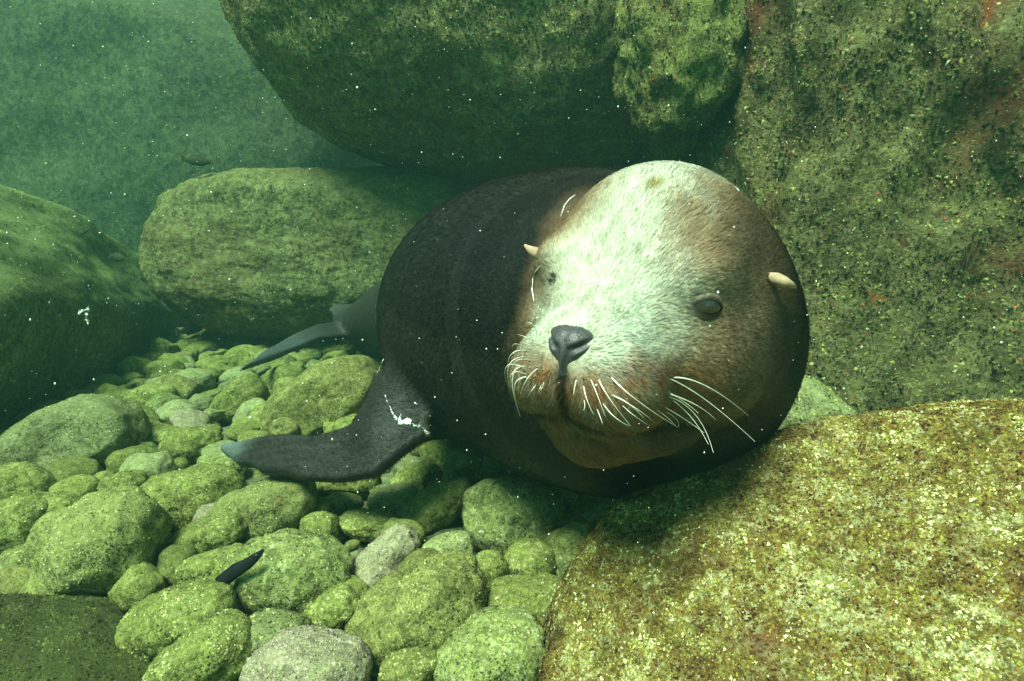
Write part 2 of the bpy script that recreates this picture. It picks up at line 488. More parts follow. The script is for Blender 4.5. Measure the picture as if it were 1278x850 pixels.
for y_, xb, xr, zr, xc, zc in zip(ys, *cols):
    prof = [(xc - 1.7, -0.15), (xc - 1.5, zc * 0.45), (xc - 0.8, zc * 0.92), (xc - 0.25, zc * 1.0), (xc, zc), (xc + 0.3 * (xr - xc), zc + 0.12 * (zr - zc)), (xc + 0.75 * (xr - xc), zc + 0.66 * (zr - zc)), (xr, zr),
            (xb + 0.03, zr * 0.72), (xb + 0.05, zr * 0.38), (xb - 0.06, 0.0), (xb - 0.15, -0.2)]
    q = np.array(prof); tq = np.linspace(0, len(q) - 1, 150)
    i0 = np.clip(tq.astype(int), 0, len(q) - 2); fr_ = (tq - i0)[:, None]
    w_ = q[i0] * (1 - fr_) + q[i0 + 1] * fr_
    w_ = np.stack([np.convolve(np.pad(w_[:, c_], 6, mode='edge'), np.ones(13) / 13, 'valid') for c_ in range(2)], 1)
    rows.append(np.stack([w_[:, 0], np.full(150, y_), w_[:, 1]], 1))
g_ = np.array(rows); CEN = np.array([-2.5, 2.8, 0.2])
v = g_.reshape(-1, 3) - CEN
id_ = np.arange(260 * 150).reshape(260, 150)
f = np.stack([id_[:-1, :-1], id_[:-1, 1:], id_[1:, 1:], id_[1:, :-1]], -1).reshape(-1, 4)
f = np.concatenate([f[:, [0, 1, 2]], f[:, [0, 2, 3]]])
vn_ = vnormals(v, f)
if vn_[:, 2].mean() < 0: f = f[:, ::-1]; vn_ = -vn_
v = v + vn_ * (0.05 * fbm(v * np.array([2.2, 0.9, 2.2]), 3) + 0.007 * fbm(v * np.array([9, 4, 9.0]), 3) + 0.003 * fbm(v * 40, 2))[:, None]
o = place('boulder', v, f, CEN, np.eye(3), MR['silt'], 'long silty green rock sloping down from the left edge', 'boulder', G_B)
crust(o, v, f, 16000, PAL_MOSS, (0.002, 0.006), 0.6, 6, clump=6)
# dark boulder, lower left corner
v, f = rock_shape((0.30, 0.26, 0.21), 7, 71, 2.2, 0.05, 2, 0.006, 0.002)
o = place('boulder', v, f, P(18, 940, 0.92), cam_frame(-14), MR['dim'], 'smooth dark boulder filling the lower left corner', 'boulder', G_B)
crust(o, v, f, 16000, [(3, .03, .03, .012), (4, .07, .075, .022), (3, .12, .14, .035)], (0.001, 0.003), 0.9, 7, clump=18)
# small rock between head and foreground boulder
v, f = rock_shape((0.16, 0.15, 0.11), 5, 83, 2.6, 0.1, 4, 0.008, 0.003)
o = place('boulder', v, f, P(985, 520, 1.5), cam_frame(-10), MR['pale'], 'small pale green rock wedged between the head and the rock wall', 'boulder', G_B)
crust(o, v, f, 5000, PAL_GREEN, (0.0015, 0.006), 0.7, 8)
# boulder added to block the bright sky in the gap behind the sea lion
v, f = rock_shape((1.3, 0.6, 1.5), 6, 91, 3.2, 0.1, 4, 0.04, 0.008)
o = place('boulder', v, f, P(830, 230, 4.1), cam_frame(0), MR['over'], 'backing boulder added in the dark gap behind the sea lion', 'boulder', G_B)
# far hazy rocks
for (cx, cy, cz, rx, ry, rz, rot, lab, sd_) in (
        (-4.6, 6.7, 0.5, 4.4, 1.7, 2.7, 8, 'hazy distant rock mass in the green water at the upper left', 101),
        (-0.6, 7.6, 0.4, 2.6, 1.8, 2.6, -16, 'hazy distant rock hump beyond the flat-topped boulder', 102),
        (-8.6, 6.0, 0.4, 3.2, 2.6, 2.4, 30, 'hazy distant rock behind the sloping rock at the left edge', 103)):
    v, f = rock_shape((rx, ry, rz), 6, sd_, 2.6, 0.16, 4, 0.02, 0.006)
    place('boulder', v, f, np.array([cx, cy, cz]), rotm(0, 0, rot), MR['deep'], lab, 'boulder', G_B)

# ------------------------------------------------------------------ cobbles that can be told apart in the photograph
COB = [  # px, py, half width, half height, tilt, material, label
 (128, 692, 74, 76, 0, 'orange', 'big round cobble with orange patches near the left edge'),
 (366, 717, 76, 50, -6, 'mottled', 'large oval speckled cobble beside the slender black fish'),
 (222, 775, 74, 40, 20, 'green', 'long pale-topped cobble below the slender black fish'),
 (254, 820, 66, 44, 24, 'green', 'tilted cobble at the bottom just right of the dark corner boulder'),
 (382, 838, 78, 48, 6, 'pink', 'broad pinkish cobble cut by the bottom edge'),
 (326, 642, 72, 44, 30, 'orange', 'tilted wedge cobble just below the front flipper tip'),
 (238, 622, 62, 42, 14, 'green', 'broad green cobble left of the front flipper tip'),
 (92, 553, 84, 52, 22, 'pale', 'largest flat pale cobble in the left middle of the bed'),
 (22, 612, 40, 32, -16, 'green', 'dark-sided cobble at the left edge above the round one'),
 (404, 505, 84, 46, 32, 'yellow', 'big yellow-green wedge stone right above the front flipper'),
 (640, 646, 64, 48, -4, 'mottled', 'dark mottled cobble with white scratches under the chest'),
 (722, 692, 40, 40, 20, 'orange', 'mottled cobble with an orange spot touching the foreground boulder'),
 (664, 700, 34, 27, 10, 'green', 'smooth green cobble left of the orange-spotted one'),
 (480, 700, 50, 27, 44, 'pink', 'lilac-pink kidney-shaped cobble in the bottom middle'),
 (528, 768, 92, 54, 42, 'yellow', 'largest yellow-green cobble in the bottom middle, leaning right'),
 (611, 719, 24, 30, 0, 'green', 'small upright cobble right of the largest leaning one'),
 (658, 757, 64, 36, 8, 'green', 'broad green cobble leaning on the foreground boulder'),
 (612, 818, 80, 50, 24, 'mottled', 'large pale-streaked cobble at the bottom beside the foreground boulder'),
 (491, 624, 32, 20, 6, 'pale', 'small round pale cobble below the armpit'),
 (458, 655, 38, 18, -4, 'green', 'flat oval cobble below the small round pale one'),
 (540, 634, 54, 24, 32, 'green', 'long leaning cobble below the chest'),
 (401, 661, 26, 22, -10, 'green', 'small egg-shaped cobble above the oval speckled one'),
 (470, 762, 54, 24, 46, 'yellow', 'narrow yellow-edged cobble left of the largest leaning one'),
 (412, 768, 40, 26, 30, 'green', 'rounded cobble right below the oval speckled one'),
 (342, 800, 46, 34, 0, 'pale', 'pale green cobble between the bottom tilted and pinkish ones'),
 (512, 838, 40, 24, 16, 'yellow', 'small yellow cobble cut by the bottom edge in the middle'),
 (556, 690, 36, 24, 20, 'pale', 'minty green cobble right of the lilac-pink one'),
 (598, 628, 22, 18, 20, 'green', 'small cobble tucked left of the dark mottled one'),
 (26, 655, 40, 36, 12, 'green', 'green cobble at the left edge beside the round orange-patched one'),
 (72, 645, 36, 30, -10, 'green', 'low cobble behind the round orange-patched one'),
 (24, 712, 42, 27, 22, 'mottled', 'slanted cobble at the left edge above the dark corner boulder'),
 (268, 712, 52, 25, 14, 'green', 'flat cobble partly behind the slender black fish'),
 (262, 672, 56, 26, 22, 'green', 'low flat cobble below the broad green one'),
 (404, 696, 28, 16, 0, 'green', 'thin cobble peeping out behind the oval speckled one'),
 (528, 553, 40, 22, 4, 'yellow', 'yellow-green cobble lying under the armpit'),
 (578, 583, 34, 20, 10, 'green', 'shaded cobble under the belly by the armpit'),
 (440, 600, 36, 20, 0, 'green', 'shaded cobble under the front flipper'),
 (520, 600, 34, 20, 10, 'green', 'shaded cobble between the armpit and the long leaning one'),
 (690, 628, 40, 20, -6, 'green', 'shaded flat cobble beneath the chin'),
 (760, 650, 44, 24, 4, 'mottled', 'shaded cobble between the chest and the foreground boulder'),
 (188, 498, 30, 20, 10, 'green', 'roundish cobble above the largest flat pale one'),
 (228, 478, 42, 17, 6, 'pale', 'flat silty cobble in the far left bed'),
 (152, 610, 34, 20, 14, 'green', 'low cobble below the largest flat pale one'),
 (178, 655, 34, 22, 10, 'green', 'small cobble right behind the round orange-patched one'),
 (240, 556, 38, 24, 20, 'green', 'rounded dark-green cobble left above the flipper tip'),
 (200, 545, 34, 18, -8, 'green', 'flat cobble between the pale one and the flipper tip'),
 (318, 424, 30, 18, 4, 'green', 'domed cobble below the flat-topped boulder'),
 (300, 500, 36, 26, 40, 'green', 'leaning cobble left of the big yellow-green wedge'),
 (340, 520, 26, 20, 10, 'green', 'small rounded cobble against the big yellow-green wedge'),
 (424, 438, 26, 11, 10, 'yellow', 'low yellowish cobble under the trailing hind flipper'),
]
G_C = 'cobbles on the seabed'
placed = []
for i, (px, py, hw, hh, tl, mk, lab) in enumerate(COB):
    d = ground_depth(px, py + 0.45 * hh, 0.0)
    s = d / FPX
    sub = 5 if hw > 30 else 4
    v, f = rock_shape((hw * s, 0.5 * (hw + hh) * s, hh * s), sub, 200 + i, 2.25 + 0.35 * rng.random(), 0.08, 2, 0.006 * min(1, hw / 50), 0.0022)
    c = P(px, py, d + 0.25 * hh * s)
    o = place('cobble', v, f, c, cam_frame(tl) @ rotm(0, 0, rng.uniform(-15, 15)), MR[mk], lab, 'cobble', G_C)
    n = int(2600 * (hw * hh) / 2500)
    pal = {'pink': [(2, .12, .09, .07), (3, .3, .24, .19), (3, .42, .36, .28), (2, .25, .28, .1)]}.get(mk, PAL_GREEN)
    crust(o, v, f, min(n, 6500), pal, (0.0012, 0.0036), 0.6, 300 + i, clump=20)
    placed.append((c[0], c[1], max(hw, hh) * s * 0.8))

# ------------------------------------------------------------------ sea lion
HS = 1.07
_y, _p, _r = 0.57, 0.15, 0.161
Fh = np.array([-math.sin(_y) * math.cos(_p), -math.sin(_p), math.cos(_y) * math.cos(_p)])
Sh = np.array([math.cos(_y), 0, math.sin(_y)])
Uh = np.cross(Sh, Fh)
if Uh[1] < 0: Uh = -Uh
Sh, Uh = Sh * math.cos(_r) - Uh * math.sin(_r), Uh * math.cos(_r) + Sh * math.sin(_r)
B3 = np.stack([RT, UP, -FW], 1)
HM = B3 @ np.stack([Sh, Fh, Uh], 1)              # head-local -> world (rotation)
HC = CAM + FW * 0.85 + RT * 0.2030 + UP * 0.0520
def h2w(q): return HC + HS * (np.asarray(q, float) @ HM.T)
def w2h(p): return (p - HC) @ HM / HS

def smin(a, b_, k):
    h = np.clip(0.5 + 0.5 * (b_ - a) / k, 0, 1)
    return b_ * (1 - h) + a * h - k * h * (1 - h)
def smax(a, b_, k): return -smin(-a, -b_, k)
def ell(p, c, r):
    q = (p - np.array(c, np.float32)) / np.array(r, np.float32)
    k0 = np.linalg.norm(q, axis=1)
    k1 = np.linalg.norm(q / np.array(r, np.float32), axis=1)
    return k0 * (k0 - 1) / np.maximum(k1, 1e-6)
def cone(p, a, b_, ra, rb):
    a = np.asarray(a, np.float32); b_ = np.asarray(b_, np.float32)
    ab = b_ - a
    h = np.clip(((p - a) @ ab) / (ab @ ab), 0, 1)
    return np.linalg.norm(p - a - h[:, None] * ab, axis=1) - (ra + (rb - ra) * h)
def mirror(p):
    q = p.copy(); q[:, 0] = np.abs(q[:, 0]); return q

EYE = np.array([0.089, 0.113, 0.025])
def head_sdf(p):
    m = mirror(p)
    d = ell(p, (0, -0.03, 0.008), (0.133, 0.165, 0.148))
    d = smin(d, ell(p, (0, 0.035, 0.076), (0.082, 0.085, 0.074)), 0.10)             # crest
    d = smin(d, cone(p, (0, 0.055, -0.012), (0, 0.198, -0.034), 0.102, 0.060), 0.07)  # muzzle
    d = smin(d, ell(m, (0.080, 0.055, -0.052), (0.070, 0.095, 0.080)), 0.065)        # cheeks
    jaw = smin(cone(p, (0, 0.06, -0.095), (0, 0.172, -0.122), 0.078, 0.038), ell(p, (0, 0.10, -0.116), (0.098, 0.108, 0.048)), 0.03)
    d = smin(d, jaw, 0.022)
    pad = ell(m, (0.036, 0.203, -0.063), (0.048, 0.058, 0.046))
    d = smin(d, pad, 0.032)
    d = smin(d, ell(m, (0.074, 0.116, 0.055), (0.030, 0.03, 0.016)), 0.05)          # brow
    pts = [(0.0, 0.262, -0.092), (0.025, 0.250, -0.098), (0.052, 0.225, -0.108), (0.085, 0.170, -0.118), (0.108, 0.11, -0.122)]
    mo = np.full(len(p), 1.0, np.float32)
    for a, b_ in zip(pts[:-1], pts[1:]):
        mo = np.minimum(mo, cone(m, a, b_, 0.007, 0.006))
    d = smax(d, -mo, 0.010)                                                          # mouth line
    d = smax(d, -cone(p, (0, 0.266, -0.045), (0, 0.268, -0.092), 0.005, 0.005), 0.010)  # groove under the nose
    return d * HS

NECK = [(P(838, 402, 0.93), 0.178), (P(786, 423, 1.06), 0.262), (P(702, 403, 1.25), 0.297), (P(632, 396, 1.55), 0.312), (P(592, 392, 1.9), 0.278),
        (P(548, 385, 2.3), 0.215), (P(485, 395, 2.65), 0.135), (P(432, 410, 2.85), 0.065)]

def spline(ctrl, m):
    """Catmull-Rom through centres and radii so that the flank has no creases"""
    q = np.array([[*c_, r_] for c_, r_ in ctrl])
    q = np.concatenate([[2 * q[0] - q[1]], q, [2 * q[-1] - q[-2]]])
    out = []
    for i in range(1, len(q) - 2):
        for t_ in np.linspace(0, 1, m, endpoint=False):
            a_, b_, c_, d_ = q[i - 1], q[i], q[i + 1], q[i + 2]
            out.append(0.5 * (2 * b_ + (c_ - a_) * t_ + (2 * a_ - 5 * b_ + 4 * c_ - d_) * t_ ** 2 + (3 * b_ - a_ - 3 * c_ + d_) * t_ ** 3))
    out.append(q[-2])
    return [(o_[:3], o_[3]) for o_ in out]
SPINE = spline([(c_, r_ * 1.025) for c_, r_ in NECK], 6)

def plane_poly(A, B, C, pts):
    """polygon given by photo pixels laid on the plane through A, B, C: local frame and 2-D points"""
    n = np.cross(B - A, C - A); n /= np.linalg.norm(n)
    e1 = (B - A) / np.linalg.norm(B - A); e2 = np.cross(n, e1)
    q = []
    for px, py in pts:
        r_ = ray(px, py); t_ = ((A - CAM) @ n) / (r_ @ n)
        w = CAM + r_ * t_ - A
        q.append((w @ e1, w @ e2))
    return A, e1, e2, n, np.array(q)
def poly_sdf(p, fr, th, rd):
    A, e1, e2, n, q = fr
    w = p - A
    x = np.stack([w @ e1, w @ e2], 1); z = w @ n
    d = np.full(len(p), 1e9); s = np.ones(len(p))
    m = len(q); j = m - 1
    for i in range(m):
        e = q[j] - q[i]; ww = x - q[i]
        bq = ww - e * np.clip((ww @ e) / (e @ e), 0, 1)[:, None]
        d = np.minimum(d, (bq ** 2).sum(1))
        c1 = x[:, 1] >= q[i][1]; c2 = x[:, 1] < q[j][1]; c3 = e[0] * ww[:, 1] > e[1] * ww[:, 0]
        fl = (c1 & c2 & c3) | (~c1 & ~c2 & ~c3)
        s = np.where(fl, -s, s); j = i
    d2 = s * np.sqrt(d)
    a = d2 + rd; b_ = np.abs(z) - th + rd
    return np.minimum(np.maximum(a, b_), 0) + np.sqrt(np.maximum(a, 0) ** 2 + np.maximum(b_, 0) ** 2) - rd

FLIP = plane_poly(P(505, 500, 1.28), P(285, 562, 1.42), P(440, 602, 1.18),
    [(520, 478), (474, 474), (463, 505), (441, 533), (398, 545), (335, 550), (296, 555), (282, 561), (284, 570), (305, 580), (340, 592), (380, 600), (425, 603), (468, 594), (500, 568), (540, 540)])
HIND = plane_poly(P(440, 415, 2.75), P(300, 462, 2.30), P(420, 450, 2.55), [(480, 395), (430, 402), (395, 407), (350, 428), (322, 446), (298, 463), (322, 454), (360, 440), (400, 424), (440, 420), (490, 425)])
HIND2 = plane_poly(P(460, 400, 2.8), P(392, 384, 2.9), P(440, 370, 3.0), [(490, 410), (445, 404), (418, 396), (410, 388), (420, 380), (450, 376), (490, 385)])

_S0 = np.array([c_ for c_, _ in SPINE], np.float32); _SR = np.array([r_ for _, r_ in SPINE], np.float32)
_FC, _GC = P(400, 540, 1.30).astype(np.float32), P(400, 420, 2.6).astype(np.float32)
def lion_sdf(p):
    p = p.astype(np.float32)
    lo_, hi_ = p.min(0), p.max(0)
    def box_far(c_): return np.linalg.norm(np.maximum(np.maximum(lo_ - c_, c_ - hi_), 0))
    ex = np.linalg.norm(hi_ - lo_)
    d = None
    near_d = min(box_far(c_) - r_ for c_, r_ in zip(_S0, _SR))
    for (a, ra), (b_, rb) in zip(SPINE[:-1], SPINE[1:]):
        if min(box_far(a.astype(np.float32)) - ra, box_far(b_.astype(np.float32)) - rb) > near_d + ex + 0.12: continue
        e_ = cone(p, a, b_, ra, rb)
        d = e_ if d is None else np.minimum(d, e_)
    d = d.astype(np.float32)
    def near(c, r): return np.linalg.norm(p - c, axis=1) < r
    if box_far(HC.astype(np.float32)) < 0.5:
        k = near(HC.astype(np.float32), 0.5)
        d[k] = smin(d[k], head_sdf(w2h(p[k]).astype(np.float32)), 0.045)
    if box_far(_FC) < 0.6:
        k = near(_FC, 0.6)
        q = p[k]
        fl = poly_sdf(q, FLIP, 0.017, 0.012)
        fl = smin(fl, cone(q, P(545, 480, 1.42), P(478, 545, 1.25), 0.12, 0.045), 0.05)
        d[k] = smin(d[k], fl, 0.04)
    if box_far(_GC) < 0.85:
        k = near(_GC, 0.85)
        d[k] = smin(d[k], np.minimum(poly_sdf(p[k], HIND, 0.016, 0.012), poly_sdf(p[k], HIND2, 0.016, 0.012)), 0.04)
    return d.astype(np.float32)

def surface_nets(sdf, lo, hi, h, blk=8, margin=1.9):
    """sparse naive surface nets on a uniform grid, evaluated only in blocks near the surface"""
    lo = np.asarray(lo, float)
    nb = np.ceil((np.asarray(hi) - lo) / (h * blk)).astype(int)
    bi = np.stack(np.meshgrid(*[np.arange(k) for k in nb], indexing='ij'), -1).reshape(-1, 3)
    cen = lo + (bi + 0.5) * blk * h
    val = np.concatenate([sdf(c) for c in np.array_split(cen, max(1, len(cen) // 500))])
    bi = bi[np.abs(val) < blk * h * 0.87 * margin]
    g = np.arange(blk + 1)
    loc = np.stack(np.meshgrid(g, g, g, indexing='ij'), -1).reshape(-1, 3)
    dims = nb * blk + 2
    cells_all, verts_all, edges = [], [], []
    for chunk in np.array_split(bi, max(1, len(bi) // 120)):
        gi = chunk[:, None, :] * blk + loc[None]
        pts = lo + gi.reshape(-1, 3) * h
        V = sdf(pts).reshape(len(chunk), blk + 1, blk + 1, blk + 1)
        S = V < 0
        acc = np.zeros((len(chunk), blk, blk, blk, 3)); num = np.zeros((len(chunk), blk, blk, blk))
        for ax_ in range(3):
            o1, o2 = [k for k in range(3) if k != ax_]
            for da in (0, 1):
                for db in (0, 1):
                    sl0 = [slice(None)] + [None] * 3
                    sl0[1 + ax_] = slice(0, blk); sl0[1 + o1] = slice(da, da + blk); sl0[1 + o2] = slice(db, db + blk)
                    sl1 = list(sl0); sl1[1 + ax_] = slice(1, blk + 1)
                    v0, v1_ = V[tuple(sl0)], V[tuple(sl1)]
                    x = S[tuple(sl0)] != S[tuple(sl1)]
                    t_ = np.where(x, v0 / np.where(x, v0 - v1_, 1), 0)
                    acc[..., ax_] += t_; acc[..., o1] += x * da; acc[..., o2] += x * db
                    num += x
                    if da == 0 and db == 0:
                        w = np.argwhere(x)
                        base = chunk[w[:, 0]] * blk + w[:, 1:]
                        edges.append(np.concatenate([base, np.full((len(w), 1), ax_), S[tuple(sl0)][x][:, None].astype(int)], 1))
        w = np.argwhere(num > 0)
        ci = chunk[w[:, 0]] * blk + w[:, 1:]
        off = acc[num > 0] / num[num > 0][:, None]
        cells_all.append(ci); verts_all.append(lo + (ci + off) * h)
    ci = np.concatenate(cells_all); vv = np.concatenate(verts_all); ed = np.concatenate(edges)
    key = (ci[:, 0] * dims[1] + ci[:, 1]) * dims[2] + ci[:, 2]
    srt = np.argsort(key); key = key[srt]; vv = vv[srt]
    quads = []
    for ax_ in range(3):
        e = ed[ed[:, 3] == ax_]
        o1, o2 = (ax_ + 1) % 3, (ax_ + 2) % 3
        ids = []; ok = np.ones(len(e), bool)
        for da, db in ((0, 0), (-1, 0), (-1, -1), (0, -1)):
            c_ = e[:, :3].copy(); c_[:, o1] += da; c_[:, o2] += db
            k_ = (c_[:, 0] * dims[1] + c_[:, 1]) * dims[2] + c_[:, 2]
            pos = np.searchsorted(key, k_).clip(0, len(key) - 1)
            ok &= key[pos] == k_
            ids.append(pos)
        q = np.stack(ids, 1)[ok]; s_ = e[ok, 4] > 0
        q[~s_] = q[~s_][:, ::-1]
        quads.append(q)
    return vv, np.concatenate(quads)

def newton(sdf, v, it=3, e=0.0008):
    if len(v) > 8000:      # in spatial chunks, so that far primitives are skipped
        parts = [newton(sdf, c_, it, e) for c_ in np.array_split(v, len(v) // 4000)]
        return np.concatenate([q_[0] for q_ in parts]), np.concatenate([q_[1] for q_ in parts])
    for _ in range(it):
        d = sdf(v)
        g = np.stack([sdf(v + e * np.eye(3)[k]) - sdf(v - e * np.eye(3)[k]) for k in range(3)], 1) / (2 * e)
        gn = np.maximum((g ** 2).sum(1), 0.2)
        v = v - np.clip(d / gn, -0.004, 0.004)[:, None] * g
    return v, g / np.maximum(np.linalg.norm(g, axis=1), 1e-6)[:, None]

LV, LF = surface_nets(lion_sdf, (-1.15, 0.35, -0.05), (0.62, 3.15, 0.98), 0.0052)
LV, LN = newton(lion_sdf, LV, 2)

def sst(a, b_, x):
    t_ = np.clip((x - a) / (b_ - a), 0, 1); return t_ * t_ * (3 - 2 * t_)

SPOTS = []
def coat(p, jitter=True):
    """the coat's own colour: dark body, pale crown and face, tawny lips, bare grey flipper blades, the hind ones darkened for shade"""
    q = w2h(p); ax_ = np.abs(q[:, 0])
    n1_ = fbm(p * 14, 3); n2_ = fbm(p * 60, 3)
    dark = np.array([0.010, 0.0095, 0.008]); brown = np.array([0.15, 0.095, 0.052])
    tawny = np.array([0.32, 0.235, 0.135]); pale = np.array([0.53, 0.56, 0.44]); lip = np.array([0.20, 0.088, 0.032])
    grey = np.array([0.095, 0.125, 0.12])
    hd = sst(-0.10, 0.03, q[:, 1] + 0.35 * np.abs(q[:, 2] - 0.02) * 0 + 0.02 * n1_) * sst(-0.19, -0.10, q[:, 2] + 0.02 * n1_ + 0.35 * np.clip(q[:, 1] - 0.08, 0, 1))
    hd = hd * (1 - sst(0.14, 0.185, ax_ + 0.02 * n1_)) * (1 - sst(0.33, 0.37, np.linalg.norm(q, axis=1)))
    c = dark + (brown - dark) * hd[:, None]
    up_ = sst(0.02, 0.12, q[:, 2])
    side = ax_ + 0.025 * n1_ + 0.030 * up_
    pm = (1 - sst(0.045, 0.115, side)) * sst(-0.07, 0.02, q[:, 1] + 0.02 * n1_) * hd      # crown and face
    c = c + (tawny - c) * (np.clip((1 - sst(0.09, 0.15, side)) * hd, 0, 1) * 0.75)[:, None]
    c = c + (pale - c) * (pm * (0.85 + 0.2 * n2_).clip(0, 1))[:, None]
    lp = sst(-0.010, -0.042, q[:, 2] + 0.012 * n1_) * sst(0.11, 0.17, q[:, 1] + 0.01 * n1_)
    c = c + (lip - c) * (lp * (0.8 + 0.3 * n2_).clip(0, 1))[:, None]
    ch = sst(-0.105, -0.118, q[:, 2]) * sst(0.06, 0.11, q[:, 1]) * (q[:, 1] < 0.3)
    c = c + (np.array([0.20, 0.11, 0.045]) * (1 + 0.5 * n2_)[:, None] - c) * (ch * 0.85 * (1 - sst(-0.14, -0.165, q[:, 2])) * (1 - sst(0.045, 0.085, ax_ + 0.01 * n1_)))[:, None]
    jw = sst(-0.085, -0.115, q[:, 2]) * sst(0.045, 0.085, ax_ + 0.01 * n1_) * (q[:, 1] < 0.3)
    c = c + (dark * 2.2 - c) * (jw * 0.85)[:, None]
    # mouth line and eye surround
    e1 = np.linalg.norm((np.stack([ax_, q[:, 1], q[:, 2]], 1) - EYE) * np.array([1, 1, 1.35]), axis=1)
    c = c * (1 - 0.25 * (1 - sst(0.019, 0.030, e1)))[:, None]
    mouth = np.exp(-((q[:, 2] + 0.092 + 0.17 * ax_.clip(0, 0.1)) / 0.006) ** 2) * sst(0.10, 0.14, q[:, 1]) * (q[:, 1] < 0.3)
    c = c * (1 - 0.88 * mouth)[:, None]
    gr = (1 - sst(0.003, 0.008, ax_)) * (q[:, 1] > 0.2) * (q[:, 1] < 0.3) * sst(-0.100, -0.09, q[:, 2]) * sst(-0.030, -0.040, q[:, 2])
    c = c * (1 - 0.85 * gr)[:, None]
    # bare flipper blades
    A, e1_, e2_, n_, poly = FLIP
    w = p - A; fx = w @ e1_; fy = w @ e2_
    L_ = np.linalg.norm(P(285, 562, 1.42) - P(505, 500, 1.28))
    t_ = fx / L_
    mid_ = np.abs(fy - (poly[:, 1].max() + poly[:, 1].min()) * 0.5) / (np.ptp(poly[:, 1]) * 0.5)
    bl = sst(0.50, 0.72, t_ - 0.30 * (1 - mid_) + 0.03 * n1_) * (np.abs(w @ n_) < 0.04) * (t_ < 1.1) * (t_ > 0.3)
    c = c + (grey - c) * np.clip(bl, 0, 1)[:, None]
    for fr in (HIND, HIND2):
        w = p - fr[0]
        fx = (w @ fr[1]) / 0.6
        bl = sst(0.15, 0.5, fx) * (np.abs(w @ fr[3]) < 0.05) * (p[:, 1] > 2.0)
        c = c + (grey * 0.5 - c) * np.clip(bl, 0, 1)[:, None]  # hind blades darkened: the overhang's shade put into their colour
    for sp_, sr_, sc_ in SPOTS:                     # algae stains and specks on the crown and cheek
        dd = np.linalg.norm(p - sp_, axis=1) * (1 + 0.5 * n2_)
        c = c + (sc_ - c) * (0.8 * (1 - sst(sr_ * 0.5, sr_, dd)))[:, None]
    return np.clip(c * (1 + 0.22 * n2_)[:, None], 0.004, 1)

lion = bpy.data.objects.new('sea_lion', None)
COL.objects.link(lion)
BASE = np.array([P(640, 400, 1.5)[0], P(640, 400, 1.5)[1], 0.08])
lion.location = BASE
tag(lion, 'big dark-furred sea lion with a pale face looking into the camera', 'sea lion')

m_skin, nt, b = new_mat('sea_lion_coat')
a = _n(nt, 'ShaderNodeAttribute', attribute_name='coat')
nz = _n(nt, 'ShaderNodeTexNoise'); nz.inputs['Scale'].default_value = 240; nz.inputs['Detail'].default_value = 3
tc = _n(nt, 'ShaderNodeTexCoord'); nt.links.new(tc.outputs['Object'], nz.inputs['Vector'])
nt.links.new(mixc(nt, 0.6, a.outputs['Color'], ramp(nt, nz.outputs[0], [(0.3, 0.45), (0.7, 1.3)]), 'MULTIPLY'), b.inputs['Base Color'])
b.inputs['Roughness'].default_value = 0.6
b.inputs['Specular IOR Level'].default_value = 0.25
bp = _n(nt, 'ShaderNodeBump'); bp.inputs['Strength'].default_value = 0.35; bp.inputs['Distance'].default_value = 0.004
nt.links.new(nz.outputs[0], bp.inputs['Height']); nt.links.new(bp.outputs[0], b.inputs['Normal'])

# shallow folds of the coat on neck and flank
fold = 0.007 * noise(np.stack([LV[:, 0] * 5 + LV[:, 1] * 7, LV[:, 1] * 5 - LV[:, 0] * 3, LV[:, 2] * 4], 1)) * sst(0.0, 0.15, LV[:, 1] - 0.9)
LV = LV + LN * fold[:, None]
_w = LV - FLIP[0]
_t = (_w @ FLIP[1]) / 0.6; _on = (np.abs(_w @ FLIP[3]) < 0.035) & (_t > 0.1) & (_t < 1.2) & (LV[:, 1] < 1.7)
LV = LV + LN * (_on * 0.0035 * np.cos((_w @ FLIP[2] + 0.05 * _t + 0.006 * noise(LV * 9)) * 150) * sst(0.15, 0.45, _t))[:, None]       # finger ridges in the flipper
_q = w2h(LV)
LV = LV + LN * ((0.0022 * fbm(LV * 70, 3)) * sst(-0.092, -0.108, _q[:, 2]) * sst(0.05, 0.1, _q[:, 1]) * (_q[:, 1] < 0.3))[:, None]
body = mesh_obj('body', LV - BASE, LF, m_skin, lion)
bvh = BVHTree.FromPolygons([tuple(x) for x in LV.tolist()], LF.tolist())
def hit(px, py):
    r_ = ray(px, py)
    loc, nor, _, _ = bvh.ray_cast(Vector(CAM), Vector(r_))
    return (None, None) if loc is None else (np.array(loc), np.array(nor))

_e, _ = hit(883, 383)
if _e is not None: EYE = w2h(_e[None])[0]
for _px, _py, _r, _c in ((820, 229, 0.013, (0.26, 0.22, 0.07)), (811, 235, 0.008, (0.24, 0.2, 0.07)), (793, 268, 0.004, (0.14, 0.12, 0.05)), (836, 332, 0.004, (0.10, 0.06, 0.03)), (832, 340, 0.003, (0.18, 0.12, 0.05)),
                         (795, 314, 0.0035, (0.12, 0.09, 0.04)), (812, 326, 0.002, (0.08, 0.05, 0.02)), (830, 409, 0.004, (0.22, 0.15, 0.06)), (757, 300, 0.002, (0.08, 0.06, 0.03))):
    _h, _ = hit(_px, _py)
    if _h is not None: SPOTS.append((_h, _r, np.array(_c)))
set_col(body, 'coat', coat(LV))

